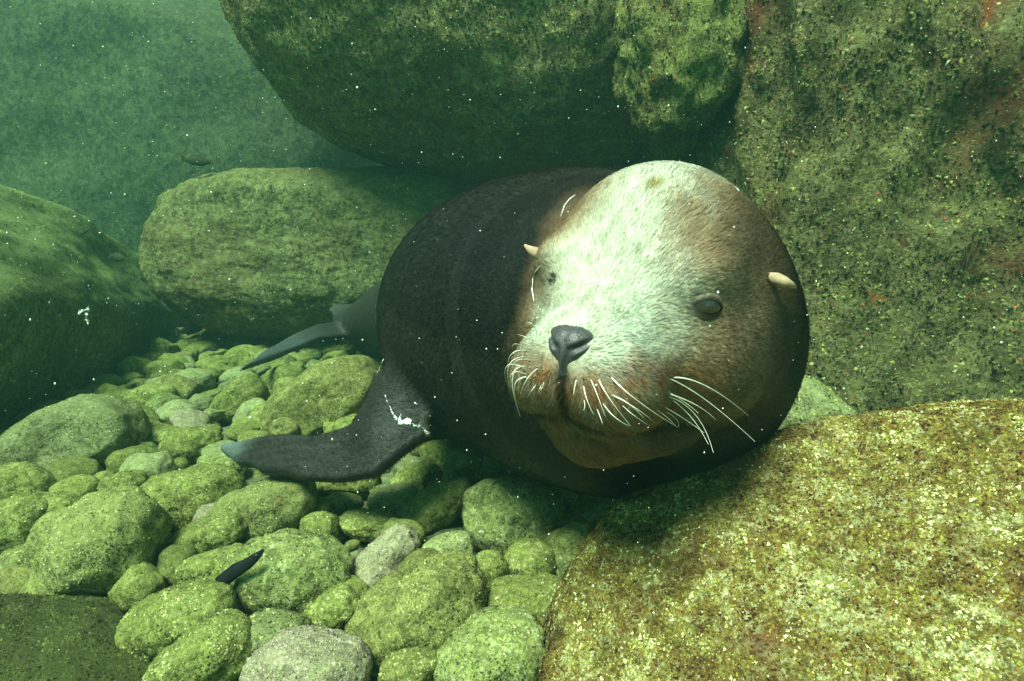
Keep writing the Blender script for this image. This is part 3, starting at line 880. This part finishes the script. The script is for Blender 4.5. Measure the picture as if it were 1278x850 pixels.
# fur: short guard hairs lying back from the nose
m_fur, nt, b = new_mat('sea_lion_fur')
a = _n(nt, 'ShaderNodeAttribute', attribute_name='coat')
an = _n(nt, 'ShaderNodeAttribute', attribute_name='surf')
nt.links.new(a.outputs['Color'], b.inputs['Base Color'])
nt.links.new(an.outputs['Vector'], b.inputs['Normal'])
b.inputs['Roughness'].default_value = 0.5
b.inputs['Specular IOR Level'].default_value = 0.15
def grow_fur(n_head, n_body):
    tri = np.concatenate([LF[:, [0, 1, 2]], LF[:, [0, 2, 3]]], 0)
    ar = np.linalg.norm(np.cross(LV[tri[:, 1]] - LV[tri[:, 0]], LV[tri[:, 2]] - LV[tri[:, 0]]), axis=1)
    ce = LV[tri].mean(1)
    q = w2h(ce)
    ishead = (np.linalg.norm(q, axis=1) < 0.30) & (q[:, 1] > -0.12)
    tocam = CAM - ce; dist = np.linalg.norm(tocam, axis=1); tocam /= dist[:, None]
    face = ((LN[tri[:, 0]] * tocam).sum(1) > -0.35)
    eyed = np.linalg.norm(np.stack([np.abs(q[:, 0]), q[:, 1], q[:, 2]], 1) - EYE, axis=1) > 0.0165
    noseout = ~((np.abs(q[:, 0]) < 0.021) & (q[:, 1] > 0.22) & (q[:, 2] > -0.040) & (q[:, 2] < -0.004))
    blade = np.ones(len(ce), bool)
    A, e1_, e2_, n_, _q = FLIP
    w = ce - A
    blade &= ~((coat(ce)[:, 2] > 0.035 + 0.02 * noise(ce * 90)) & ~ishead & (ce[:, 0] < -0.2))
    pos, nor, drn, ln, rad = [], [], [], [], []
    for cnt_, sel, wgt in ((n_head, ishead & eyed & noseout & face, ar), (n_body, ~ishead & face & blade & (ce[:, 1] < 2.1), ar / np.maximum(dist, 0.5) ** 2)):
        w = wgt * sel
        k = rng.choice(len(tri), cnt_, p=w / w.sum())
        u1, u2 = rng.random(cnt_), rng.random(cnt_)
        s_ = u1 + u2 > 1; u1[s_], u2[s_] = 1 - u1[s_], 1 - u2[s_]
        t0, t1, t2 = tri[k, 0], tri[k, 1], tri[k, 2]
        w0 = 1 - u1 - u2
        p = LV[t0] * w0[:, None] + LV[t1] * u1[:, None] + LV[t2] * u2[:, None]
        n_ = LN[t0] * w0[:, None] + LN[t1] * u1[:, None] + LN[t2] * u2[:, None]
        n_ /= np.linalg.norm(n_, axis=1)[:, None]
        qh = w2h(p)
        nose = h2w((0, 0.285, -0.02))
        away = p - nose; away /= np.linalg.norm(away, axis=1)[:, None]
        back = NECK[3][0] - NECK[0][0]; back = back / np.linalg.norm(back)
        hb = (1 - sst(0.2, 0.4, np.linalg.norm(qh, axis=1)))[:, None]
        dr = away * hb + (back + np.array([0, 0, -0.55])) * (1 - hb)
        jit = np.stack([noise(p * 28 + k_ * 31.7) for k_ in range(3)], 1) * 0.28 + np.stack([noise(p * 130 + k_ * 13.7) for k_ in range(3)], 1) * 0.22 + rng.normal(0, 0.13, (cnt_, 3))
        lip_ = sst(-0.05, -0.09, qh[:, 2]) * sst(0.08, 0.14, qh[:, 1])
        dr = dr + jit * (1 + 1.2 * lip_)[:, None]
        dr -= n_ * (dr * n_).sum(1)[:, None]
        dr /= np.maximum(np.linalg.norm(dr, axis=1), 1e-6)[:, None]
        lip_ = sst(-0.05, -0.09, qh[:, 2]) * sst(0.08, 0.14, qh[:, 1])
        L_ = (0.0055 + 0.0035 * sst(0.0, 0.1, qh[:, 2]) + 0.004 * lip_) * rng.uniform(0.5, 1.4, cnt_)
        L_ = np.where(np.linalg.norm(qh, axis=1) > 0.33, 0.0085 * rng.uniform(0.6, 1.3, cnt_), L_)
        pos.append(p); nor.append(n_); drn.append(dr); ln.append(L_)
        rad.append(np.where(np.linalg.norm(qh, axis=1) > 0.33, 0.00028, 0.00018) * rng.uniform(0.7, 1.3, cnt_))
    p = np.concatenate(pos); n_ = np.concatenate(nor); dr = np.concatenate(drn); L_ = np.concatenate(ln)[:, None]; rad = np.concatenate(rad)
    N = len(p)
    pts = np.stack([p - n_ * 0.0005, p + dr * L_ * 0.35 + n_ * L_ * 0.16, p + dr * L_ * 0.7 + n_ * L_ * 0.22, p + dr * L_ + n_ * L_ * 0.20], 1)
    hc = bpy.data.hair_curves.new('fur')
    hc.add_curves([4] * N)
    hc.attributes['position'].data.foreach_set('vector', (pts - BASE).astype(np.float32).ravel())
    ra = hc.attributes.get('radius') or hc.attributes.new('radius', 'FLOAT', 'POINT')
    ra.data.foreach_set('value', (rad[:, None] * np.array([1.0, 0.95, 0.75, 0.25])).astype(np.float32).ravel())
    c = coat(p) * (1 + 0.24 * rng.normal(0, 1, N).clip(-1.6, 1.6))[:, None] * (1 + 0.25 * noise(p * 170))[:, None]
    cc = np.ones((N, 4), np.float32); cc[:, :3] = np.clip(c * 1.08, 0.003, 0.9)
    hc.attributes.new('coat', 'FLOAT_COLOR', 'CURVE').data.foreach_set('color', cc.ravel())
    hc.attributes.new('surf', 'FLOAT_VECTOR', 'CURVE').data.foreach_set('vector', (n_ * 0.9 + dr * 0.15 + rng.normal(0, 0.12, (N, 3))).astype(np.float32).ravel())
    hc.materials.append(m_fur)
    o = bpy.data.objects.new('fur', hc)
    COL.objects.link(o); o.parent = lion
    tag(o, kind='stuff')
grow_fur(150000, 90000)

# nose
def nose_sdf(p):
    m = mirror(p)
    d = ell(m, (0.009, 0.242, -0.016), (0.014, 0.021, 0.016))
    d = smin(d, ell(p, (0, 0.246, -0.031), (0.008, 0.019, 0.022)), 0.012)
    d = smin(d, ell(m, (0.018, 0.231, -0.010), (0.009, 0.019, 0.009)), 0.010)
    d = smin(d, ell(p, (0, 0.237, -0.008), (0.014, 0.020, 0.010)), 0.010)
    d = smax(d, -cone(m, (0.003, 0.264, -0.042), (0.008, 0.265, -0.018), 0.0036, 0.0036), 0.003)   # closed nostril slits
    d = smax(d, -cone(m, (0.008, 0.265, -0.018), (0.026, 0.249, -0.007), 0.0036, 0.0028), 0.003)
    d = smax(d, -cone(p, (0, 0.263, -0.066), (0, 0.265, -0.044), 0.003, 0.002), 0.003)
    return d
nv, nf = surface_nets(nose_sdf, (-0.055, 0.19, -0.065), (0.055, 0.275, 0.03), 0.0015)
nv, nn = newton(nose_sdf, nv, 2, 0.0004)
nv = nv + nn * (0.0005 * noise(nv * 420))[:, None]
m_nose, nt, b = new_mat('nose_leather')
nz = _n(nt, 'ShaderNodeTexVoronoi'); nz.inputs['Scale'].default_value = 520
tc = _n(nt, 'ShaderNodeTexCoord'); nt.links.new(tc.outputs['Object'], nz.inputs['Vector'])
nt.links.new(ramp(nt, nz.outputs['Distance'], [(0, (0.065, 0.062, 0.066)), (1, (0.032, 0.03, 0.032))]), b.inputs['Base Color'])
b.inputs['Roughness'].default_value = 0.5
bp = _n(nt, 'ShaderNodeBump'); bp.inputs['Strength'].default_value = 0.3; bp.inputs['Distance'].default_value = 0.001
nt.links.new(nz.outputs['Distance'], bp.inputs['Height']); nt.links.new(bp.outputs[0], b.inputs['Normal'])
mesh_obj('nose', h2w(nv) - BASE, nf, m_nose, lion)['label'] = 'dark grey leathery nose with closed slit nostrils'

# eyes
m_eye, nt, b = new_mat('eye')
g = _n(nt, 'ShaderNodeTexCoord')
b.inputs['Base Color'].default_value = (0.030, 0.022, 0.020, 1)
b.inputs['Roughness'].default_value = 0.06
b.inputs['Coat Weight'].default_value = 0.8
b.inputs['Coat Roughness'].default_value = 0.03
b.inputs['Specular IOR Level'].default_value = 0.45
m_lid = plain('eyelid', (0.045, 0.035, 0.028), 0.5)
def tube(path, radii, seg=6):
    path = np.asarray(path, float); n = len(path)
    V, F = [], []
    ref = np.array([0.31, 0.77, 0.55])
    for i in range(n):
        t_ = path[min(i + 1, n - 1)] - path[max(i - 1, 0)]; t_ /= max(np.linalg.norm(t_), 1e-9)
        a_ = np.cross(t_, ref); a_ /= np.linalg.norm(a_); b2 = np.cross(t_, a_)
        for k in range(seg):
            an_ = 2 * math.pi * k / seg
            V.append(path[i] + radii[i] * (a_ * math.cos(an_) + b2 * math.sin(an_)))
    for i in range(n - 1):
        for k in range(seg):
            F.append((i * seg + k, i * seg + (k + 1) % seg, (i + 1) * seg + (k + 1) % seg, (i + 1) * seg + k))
    return np.array(V), np.array(F)
ER = 0.024
for sg, opn in ((1, 1.0), (-1, 0.16)):
    # seat the eyeball on the actual surface
    e_ = EYE * np.array([sg, 1, 1])
    loc, nor_ = hit(883, 383) if sg > 0 else hit(689, 347)
    if loc is None: loc, nor_, _, _ = bvh.find_nearest(Vector(h2w(e_ + np.array([sg * 0.02, 0.03, 0]))))
    sp = w2h(np.array(loc)[None])[0]; out = np.array(nor_) @ HM
    out = out * (1 if out[1] > 0 else -1); out /= np.linalg.norm(out)
    c = sp - out * (ER - (0.0058 if sg > 0 else 0.0008))
    lon = np.array([sg * 0.75, -0.64, -0.10]); lon -= out * (lon @ out); lon /= np.linalg.norm(lon)
    upv = np.cross(lon, out) * (1 if np.cross(lon, out)[2] > 0 else -1)
    v, f = ico(4)
    ev = c + v * ER
    eo = mesh_obj('eye', h2w(ev) - BASE, f, m_eye, lion)
    eo['label'] = 'wide open dark eye' if sg > 0 else 'squinting eye on the turned side of the face'
    if sg > 0: mesh_obj('cornea', h2w(c + out * (ER - 0.0092) + v * 0.0104) - BASE, f, m_eye, eo)  # corneal bulge added so the sun's glint falls inside the lid opening
    # lids: shells over the eyeball that leave an almond opening
    for sgn in (1, -1):
        nu, nvv = 28, 9
        V = []
        for i in range(nu + 1):
            u_ = -1 + 2 * i / nu
            lo_ = u_ * 0.0200
            edge = sgn * (0.0086 if sgn > 0 else 0.0066) * opn * max(0.0, 1 - abs(u_ / 0.84) ** 2.0)
            far_ = sgn * 0.0205 * math.sqrt(max(0.02, 1 - (u_ * 0.97) ** 2)) 
            for j in range(nvv + 1):
                t_ = j / nvv
                h_ = edge + (far_ - edge) * t_
                rr = ER + 0.0008 + 0.0003 * math.sin(math.pi * min(1, t_ * 1.5)) - 0.0012 * t_ ** 2
                V.append(c + lon * lo_ + upv * h_ + out * math.sqrt(max(rr * rr - lo_ * lo_ - h_ * h_, 1e-8)))
        V = np.array(V)
        id_ = np.arange((nu + 1) * (nvv + 1)).reshape(nu + 1, nvv + 1)
        F = np.stack([id_[:-1, :-1], id_[1:, :-1], id_[1:, 1:], id_[:-1, 1:]], -1).reshape(-1, 4)
        lo_obj = mesh_obj('eyelid', h2w(V) - BASE, F, m_skin, eo)
        cl = coat(h2w(V)) 
        tt = np.tile(np.linspace(0, 1, nvv + 1), nu + 1)[:, None]
        rim = np.array([0.035, 0.026, 0.02]); flesh = np.array([0.32, 0.235, 0.13]) if sg > 0 else np.array([0.30, 0.30, 0.2])
        set_col(lo_obj, 'coat', rim + (cl * 0.72 - rim) * np.clip((tt - 0.16) * 3.0, 0, 1))

# ears: small rolled pinnae pointing back and down
m_ear = plain('ear_skin', (0.42, 0.30, 0.19), 0.6)
def ear(path, radii, lab):
    V, F = tube(path, radii, 10)
    n = len(path)
    # flatten a little and close the tip
    c = np.repeat(np.asarray(path, float), 10, 0)
    V = np.concatenate([V, [path[-1], path[0]]])
    k = (n - 1) * 10
    cap = [(k + i, k + (i + 1) % 10, n * 10, n * 10) for i in range(10)]
    tri = np.concatenate([F[:, [0, 1, 2]], F[:, [0, 2, 3]], np.array(cap)[:, :3]], 0)
    o = mesh_obj('ear', V - BASE, tri, m_ear, lion)
    o['label'] = lab
e0, en = hit(962, 346)
if e0 is None: e0 = h2w((0.15, -0.02, 0.04))
d0 = to_px(e0)[2]
ear([P(957, 343, d0 + 0.004), P(968, 348, d0 - 0.012), P(979, 352, d0 - 0.016), P(988, 356, d0 - 0.010), P(994, 359, d0 - 0.002)], [0.0035, 0.0078, 0.0068, 0.0042, 0.0008], 'pale rolled ear on the right side of the head')
d1 = 0.90
e1h, _ = hit(690, 318)
if e1h is not None: d1 = max(0.84, to_px(e1h)[2] + 0.05)
ear([P(681, 322, d1), P(675, 319, d1 - 0.012), P(668, 315, d1 - 0.012), P(661, 311, d1 - 0.006), P(655, 306, d1)], [0.005, 0.0085, 0.0078, 0.005, 0.0018], 'pale rolled ear on the left side of the head')

# whiskers (photo pixels, traced in a 2.834x enlargement from 600,350)
m_wh = plain('whisker_white', (0.80, 0.78, 0.66), 0.35, 0.5)
m_wd = plain('whisker_dark', (0.05, 0.04, 0.035), 0.4, 0.4)
WH = [((585, 335), (740, 385), (970, 570), 1), ((680, 345), (800, 375), (948, 480), 1), ((537, 360), (700, 440), (805, 580), 1), ((660, 400), (760, 440), (830, 492), 1),
      ((585, 395), (740, 455), (823, 610), 1), ((460, 340), (560, 430), (695, 518), 1), ((470, 410), (540, 450), (603, 522), 1), ((420, 350), (450, 410), (530, 515), 1),
      ((455, 400), (560, 460), (620, 510), .8), ((365, 370), (375, 420), (400, 475), .8), ((390, 350), (410, 400), (440, 480), .8), ((430, 430), (470, 480), (525, 515), .8),
      ((620, 430), (720, 490), (790, 540), .9), ((410, 450), (425, 490), (432, 512), .7), ((340, 350), (332, 380), (328, 405), .6), ((500, 440), (545, 480), (600, 515), .8),
      ((560, 420), (640, 470), (690, 515), .9), ((600, 440), (680, 480), (700, 518), .7), ((640, 380), (720, 430), (770, 470), .8), ((365, 420), (368, 445), (362, 460), .6)]
WL = [((165, 250), (108, 262), (97, 330), .8), ((160, 270), (100, 300), (105, 385), .8), ((160, 305), (112, 345), (140, 482), 1), ((160, 315), (96, 300), (90, 362), .8),
      ((205, 310), (160, 355), (138, 420), .8), ((200, 185), (175, 150), (150, 165), .7), ((186, 208), (160, 200), (130, 190), .7), ((215, 370), (207, 388), (200, 405), .6),
      ((196, 370), (180, 390), (165, 415), .7), ((165, 335), (110, 330), (115, 395), .8), ((175, 285), (125, 285), (108, 335), .7), ((165, 340), (122, 365), (128, 430), .8),
      ((150, 235), (120, 225), (112, 245), .6), ((170, 330), (130, 300), (118, 345), .7), ((180, 350), (140, 350), (134, 405), .8), ((225, 360), (215, 385), (210, 412), .6)]
WD = [((495, 320), (545, 340), (590, 362)), ((535, 295), (560, 312), (578, 328)), ((625, 312), (680, 318), (735, 330)), ((565, 270), (600, 270), (645, 276)), ((360, 345), (372, 352), (378, 360)), ((590, 335), (640, 350), (675, 392))]
def zpx(q): return 600 + q[0] / 2.834, 350 + q[1] / 2.834
def whisker(q0, q1, q2, wide, mat, left):
    a, b_, c_ = zpx(q0), zpx(q1), zpx(q2)
    h0, _n0 = hit(*a)
    if h0 is None: return
    d0 = to_px(h0)[2]
    def dep(q, lift, dflt):
        h_, _ = hit(*q)
        return dflt if h_ is None else min(max(to_px(h_)[2], d0 - 0.06) - lift, dflt + 0.06)
    if left: d1_, d2_ = d0 - 0.012, d0 + 0.012
    else: d1_, d2_ = dep(b_, 0.013, d0), dep(c_, 0.018, d0)
    P0 = h0 + FW * 0.003; P2 = P(*c_, d2_); Pm = P(*b_, d1_)
    P1 = 2 * Pm - 0.5 * (P0 + P2)
    ts = np.linspace(0, 1, 12)
    path = [(1 - t_) ** 2 * P0 + 2 * t_ * (1 - t_) * P1 + t_ ** 2 * P2 for t_ in ts]
    V, F = tube(path, [wide * 0.0009 * (1 - 0.8 * t_) for t_ in ts], 6)
    mesh_obj('whisker', V - BASE, F, mat, lion)
for q in WH: whisker(*q[:3], q[3], m_wh, False)
for q in WL: whisker(*q[:3], q[3] * 0.85, m_wh, True)
for q in WD: whisker(*q, 0.7, m_wd, False)

# thin white lines and loose moulting skin
m_white = plain('loose_skin', (0.82, 0.86, 0.82), 0.6)
for path, w_ in (([(701, 272), (705, 258), (711, 250), (718, 245)], 0.0010), ([(668, 376), (666, 362), (667, 348), (671, 338), (676, 332)], 0.0010), ([(916, 235), (921, 240), (926, 242)], 0.0009)):
    pp = []
    for a in path:
        h_, n_ = hit(*a)
        if h_ is not None: pp.append(h_ + n_ * 0.002)
    if len(pp) > 1:
        V, F = tube(pp, [w_ * (0.5 + 0.5 * math.sin(math.pi * (i + 0.5) / len(pp))) for i in range(len(pp))], 6)
        mesh_obj('white_line', V - BASE, F, m_white, lion)
def ragged(pixels, size, seed, depth=None):
    """a shred of ragged white skin: a twisted, torn ribbon through photo pixels"""
    r_ = np.random.default_rng(seed)
    pp = []
    for a in pixels:
        h_, n_ = hit(*a)
        if depth is not None: pp.append(P(*a, depth))
        elif h_ is not None: pp.append(h_ + n_ * 0.002)
    if len(pp) < 2: return None, None
    c_, w_ = [], []
    for a, b_ in zip(pp[:-1], pp[1:]):
        for t_ in np.linspace(0, 1, 9, endpoint=False):
            c_.append(a + (b_ - a) * t_ + r_.normal(0, size * 0.12, 3)); w_.append(size * r_.uniform(0.05, 1.0))
    c_.append(pp[-1]); w_.append(size * 0.1)
    V, F = [], []
    for i, (q_, k_) in enumerate(zip(c_, w_)):
        side = UP * r_.normal(0.8, 0.4) + RT * r_.normal(0, 0.5) - FW * r_.normal(0, 0.35)
        side /= np.linalg.norm(side)
        a_ = r_.uniform(0.3, 1.0)
        V += [q_ + side * k_ * a_, q_ - FW * 0.0012, q_ - side * k_ * (1.3 - a_), q_ + FW * 0.0012]
        if i:
            o_ = 4 * (i - 1)
            F += [(o_ + j, o_ + (j + 1) % 4, o_ + 4 + (j + 1) % 4, o_ + 4 + j) for j in range(4)]
    return np.array(V), np.array(F)
for pix, s_, sd_ in (([(481, 494), (485, 504), (490, 516), (497, 525)], 0.0045, 1), ([(492, 521), (503, 528), (515, 530), (526, 534), (535, 541)], 0.017, 2), ([(517, 503), (522, 505)], 0.004, 3), ([(470, 470), (476, 452), (480, 447)], 0.0035, 4)):
    V, F = ragged(pix, s_, sd_)
    if V is not None: mesh_obj('loose_skin', V - BASE, F, m_white, lion)

# ------------------------------------------------------------------ the cobbles in between
protos = []
for k in range(10):
    r_ = np.random.default_rng(900 + k)
    v, f = rock_shape(0.08 * np.array((1, r_.uniform(0.7, 1.0), r_.uniform(0.5, 0.8))), 4, 900 + k, 2.4, 0.12, 4, 0.005, 0.002)
    me_o = mesh_obj('cobble', v, f, MR['green'])
    protos.append(me_o.data)
    bpy.data.objects.remove(me_o)
protos_mat = {}
def proto(k, mk):
    if (k, mk) not in protos_mat:
        me = protos[k].copy(); me.materials.clear(); me.materials.append(MR[mk]); protos_mat[(k, mk)] = me
    return protos_mat[(k, mk)]

SHORT = [x[6] for x in COB]
TONE = {'green': 'green', 'pale': 'pale', 'yellow': 'yellowish', 'mottled': 'speckled', 'pink': 'pinkish'}
def short(lab):
    """first words of a neighbour's label, enough to find it"""
    w = lab.replace(',', '').split()
    out = []
    for x in w:
        out.append(x)
        if x in ('cobble', 'one', 'stone'): break
    return ' '.join(out)
cnt = 0
fill = []
tries = 0
allst = list(placed)
while tries < 12000 and cnt < 235:
    tries += 1
    far = random.random()
    x = random.uniform(-3.0, 0.75); y = random.uniform(0.75, 4.6)
    px, py, d = to_px((x, y, 0.02))
    if not (-20 < px < 830 and 395 < py < 860): continue
    if px < 250 and py < 545 - 0.58 * px: continue
    if px < 200 and py > 735: continue
    hz, _ = hit(px, py)
    hz2, _ = hit(px, py - 18)
    if hz is not None and to_px(hz)[2] < d and hz2 is not None: continue
    r0 = random.choice((0.045, 0.055, 0.065, 0.08, 0.105)) * (0.8 if y < 1.6 else 1.0)
    if d < 1.15: r0 = min(r0, 0.045)
    if any((x - a) ** 2 + (y - b_) ** 2 < (0.72 * (r0 + c_)) ** 2 for a, b_, c_ in allst): continue
    mk = random.choice(('green', 'green', 'green', 'pale', 'yellow', 'mottled', 'pink' if random.random() < 0.3 else 'green'))
    o = bpy.data.objects.new('cobble', proto(random.randrange(10), mk))
    COL.objects.link(o)
    o.location = (x, y, r0 * random.uniform(0.12, 0.35))
    o.scale = (r0 / 0.08, r0 / 0.08, r0 / 0.08)
    o.rotation_euler = (random.uniform(-0.35, 0.35), random.uniform(-0.35, 0.35), random.uniform(0, 6.28))
    fill.append((o, px, py, r0, mk))
    allst.append((x, y, r0)); cnt += 1

used = {}
for o, px, py, r0, mk in fill:
    j = min(range(len(COB)), key=lambda k: ((COB[k][0] - px) / max(COB[k][2], 20)) ** 2 + ((COB[k][1] - py) / max(COB[k][3], 14)) ** 2)
    dx, dy = (px - COB[j][0]) / COB[j][2], (py - COB[j][1]) / COB[j][3]
    rel = ('right of' if dx > 0 else 'left of') if abs(dx) > abs(dy) else ('just in front of' if dy > 0 else 'just behind')
    size = 'tiny' if r0 < 0.055 else 'small' if r0 < 0.085 else 'medium-sized'
    lab = f"{size} {TONE[mk]} cobble {rel} the {short(COB[j][6])}"
    used.setdefault(lab, []).append((((px - COB[j][0]) ** 2 + (py - COB[j][1]) ** 2), o))
ORD = ('', ', second nearest', ', third nearest', ', fourth nearest', ', fifth nearest', ', sixth nearest', ', seventh nearest', ', eighth nearest', ', ninth nearest', ', tenth nearest', ', eleventh nearest', ', twelfth nearest')
for lab, lst in used.items():
    lst.sort(key=lambda q: q[0])
    for k, (_d, o) in enumerate(lst):
        tag(o, lab + (ORD[k] if k < len(ORD) else ', among the farthest'), 'cobble', G_C)

# pebbles too small to count, one heap of gravel
pv, pf = ico(2)
VV, FF = [], []
for k in range(1500):
    x = random.uniform(-3.0, 1.0); y = random.uniform(0.7, 4.6)
    s = random.choice((0.012, 0.018, 0.025, 0.034))
    q = pv * np.array([s, s * random.uniform(0.6, 1), s * random.uniform(0.5, 0.8)])
    q = q @ rotm(random.uniform(-30, 30), random.uniform(-30, 30), random.uniform(0, 360)).T
    q = q * (1 + 0.2 * noise(pv * 1.5 + k))[:, None]
    VV.append(q + np.array([x, y, random.uniform(-0.03, 0.012)])); FF.append(pf + k * len(pv))
tag(mesh_obj('gravel', np.concatenate(VV), np.concatenate(FF), MR['green']), 'small green gravel between the cobbles', 'gravel', kind='stuff')

# ------------------------------------------------------------------ small fish
def fish(px, py, d, length, yaw, pitch, col, label, hgt=0.32, stripes=None, bend=0.0):
    o = bpy.data.objects.new('fish', None)
    COL.objects.link(o)
    fr = cam_frame(pitch) @ rotm(0, 0, yaw)
    M = np.eye(4); M[:3, :3] = fr; M[:3, 3] = P(px, py, d)
    o.matrix_basis = Matrix(M.tolist())
    tag(o, label, 'fish', 'small fish among the rocks')
    m = plain('fish_skin', col, 0.7, 0.1)
    n, k = 14, 12
    V, F = [], []
    def bz(x): return bend * math.sin((x / length) * 2.6) * length
    for i in range(n + 1):
        t_ = i / n; x = (0.5 - t_) * length * 0.8
        rr = length * hgt * 0.5 * (math.sin(math.pi * min(1, t_ * 0.93 + 0.035)) ** 0.75)
        for j in range(k):
            an_ = 2 * math.pi * j / k
            V.append((x, 0.42 * rr * math.cos(an_), rr * math.sin(an_) + bz(x)))
    for i in range(n):
        for j in range(k): F.append((i * k + j, i * k + (j + 1) % k, (i + 1) * k + (j + 1) % k, (i + 1) * k + j))
    mesh_obj('body', np.array(V), np.array(F), m, o)
    def fin(name, pts, th=0.012):
        pts = np.array(pts) * length; pts[:, 1] += np.array([bz(x) for x in pts[:, 0]]); q = len(pts)
        V = np.concatenate([np.stack([pts[:, 0], np.full(q, s_ * th * length * 0.5), pts[:, 1]], 1) for s_ in (-1, 1)])
        bm = bmesh.new(); vs = [bm.verts.new(x) for x in V]
        bm.faces.new(vs[:q][::-1]); bm.faces.new(vs[q:])
        for i in range(q): bm.faces.new((vs[i], vs[(i + 1) % q], vs[q + (i + 1) % q], vs[q + i]))
        bmesh.ops.triangulate(bm, faces=bm.faces[:])
        me = bpy.data.meshes.new(name); bm.to_mesh(me); bm.free(); me.materials.append(m)
        fo = bpy.data.objects.new(name, me); COL.objects.link(fo); fo.parent = o
    fin('tail_fin', [(-0.34, 0.03), (-0.50, 0.5 * hgt), (-0.45, 0), (-0.50, -0.5 * hgt), (-0.34, -0.03)])
    fin('dorsal_fin', [(0.2, hgt * 0.36), (0.05, hgt * 0.62), (-0.22, hgt * 0.52), (-0.28, hgt * 0.12)])
    fin('anal_fin', [(0.0, -hgt * 0.40), (-0.2, -hgt * 0.56), (-0.27, -hgt * 0.10)])
    for s_ in (-1, 1):
        v_, f_ = ico(2)
        mesh_obj('eye', v_ * length * 0.022 + np.array([0.30 * length, s_ * 0.42 * length * hgt * 0.26, 0.06 * hgt * length + bz(0.3 * length)]), f_, m_eye, o)
    return o
fish(247, 201, 2.9, 0.14, 12, -4, (0.03, 0.04, 0.015), 'small drab fish hovering over the edge of the flat-topped boulder')
fish(105, 290, 2.0, 0.045, 10, 38, (0.02, 0.025, 0.02), 'thin dark fish above the sloping rock', 0.24)
fish(147, 321, 2.2, 0.09, -20, -12, (0.03, 0.04, 0.025), 'dark fish resting on the sloping rock', 0.34)
fish(240, 411, 3.3, 0.15, 20, 14, (0.015, 0.018, 0.014), 'black fish at the foot of the flat-topped boulder', 0.36)
fish(258, 440, 3.0, 0.10, -160, 20, (0.015, 0.018, 0.014), 'black fish low over the far cobbles', 0.34)
fish(296, 712, 0.985, 0.12, 5, 62, (0.008, 0.009, 0.012), 'slender black fish slipping between two near cobbles', 0.19, bend=-0.2)

# floating scrap of shed skin by the left rock
V, F = ragged([(98, 390), (105, 388), (111, 384), (108, 393), (110, 402), (106, 399)], 0.012, 9, 1.6)
tag(mesh_obj('skin_scrap', V, F, m_white), 'ragged white scrap of shed skin drifting before the sloping rock', 'debris')
# yellow weed scrap beside the flipper
V, F = ragged([(437, 527), (441, 522), (446, 518)], 0.009, 12, 1.62)
tag(mesh_obj('weed_scrap', V, F, plain('yellow_weed', (0.38, 0.42, 0.07))), 'yellow-green scrap of weed behind the front flipper', 'seaweed')

# ------------------------------------------------------------------ marine snow
V, F = [], []
o6 = np.array([(1, 0, 0), (-1, 0, 0), (0, 1, 0), (0, -1, 0), (0, 0, 1), (0, 0, -1)], float)
f6 = np.array([(0, 2, 4), (2, 1, 4), (1, 3, 4), (3, 0, 4), (2, 0, 5), (1, 2, 5), (3, 1, 5), (0, 3, 5)])
k = 0
for i in range(2500):
    d = random.uniform(0.30, 2.4)
    x, y, z = P(random.uniform(-60, 1340), random.uniform(-40, 880), d)
    if z < 0.05: continue
    if abs(x) < 0.05 and y < 0.3: continue
    s = random.choice((0.00025, 0.0003, 0.0004, 0.0005, 0.0006, 0.0010)) * (0.5 + d)
    if random.random() < 0.02: s *= 2
    V.append(o6 * s * np.array([random.uniform(0.5, 1.3), random.uniform(0.5, 1.3), random.uniform(0.5, 1.3)]) + np.array([x, y, z])); F.append(f6 + 6 * k); k += 1
tag(mesh_obj('marine_snow', np.concatenate(V), np.concatenate(F), plain('marine_snow', (0.8, 0.82, 0.7), 0.8), smooth=False), 'pale specks drifting in the green water', 'particles', kind='stuff')

# ------------------------------------------------------------------ the murky water
bm = bmesh.new()
bmesh.ops.create_cube(bm, size=1.0)
hm = bpy.data.meshes.new('haze'); bm.to_mesh(hm); bm.free()
haze = bpy.data.objects.new('haze', hm)
COL.objects.link(haze)
haze.scale = (84, 84, 4.5)
haze.location = (0, 3, 0.85)
m = bpy.data.materials.new('murky_water'); m.use_nodes = True
nt = m.node_tree
nt.nodes.remove(nt.nodes['Principled BSDF'])
pvn = nt.nodes.new('ShaderNodeVolumePrincipled')
pvn.inputs['Color'].default_value = (0.026, 0.070, 0.060, 1)
pvn.inputs['Absorption Color'].default_value = (0.12, 0.50, 0.30, 1)
pvn.inputs['Density'].default_value = HAZE_DENSITY
pvn.inputs['Anisotropy'].default_value = 0.0
nt.links.new(pvn.outputs[0], nt.nodes['Material Output'].inputs['Volume'])
hm.materials.append(m)
tag(haze, 'murky green sea water filling the whole scene', 'water', kind='stuff')
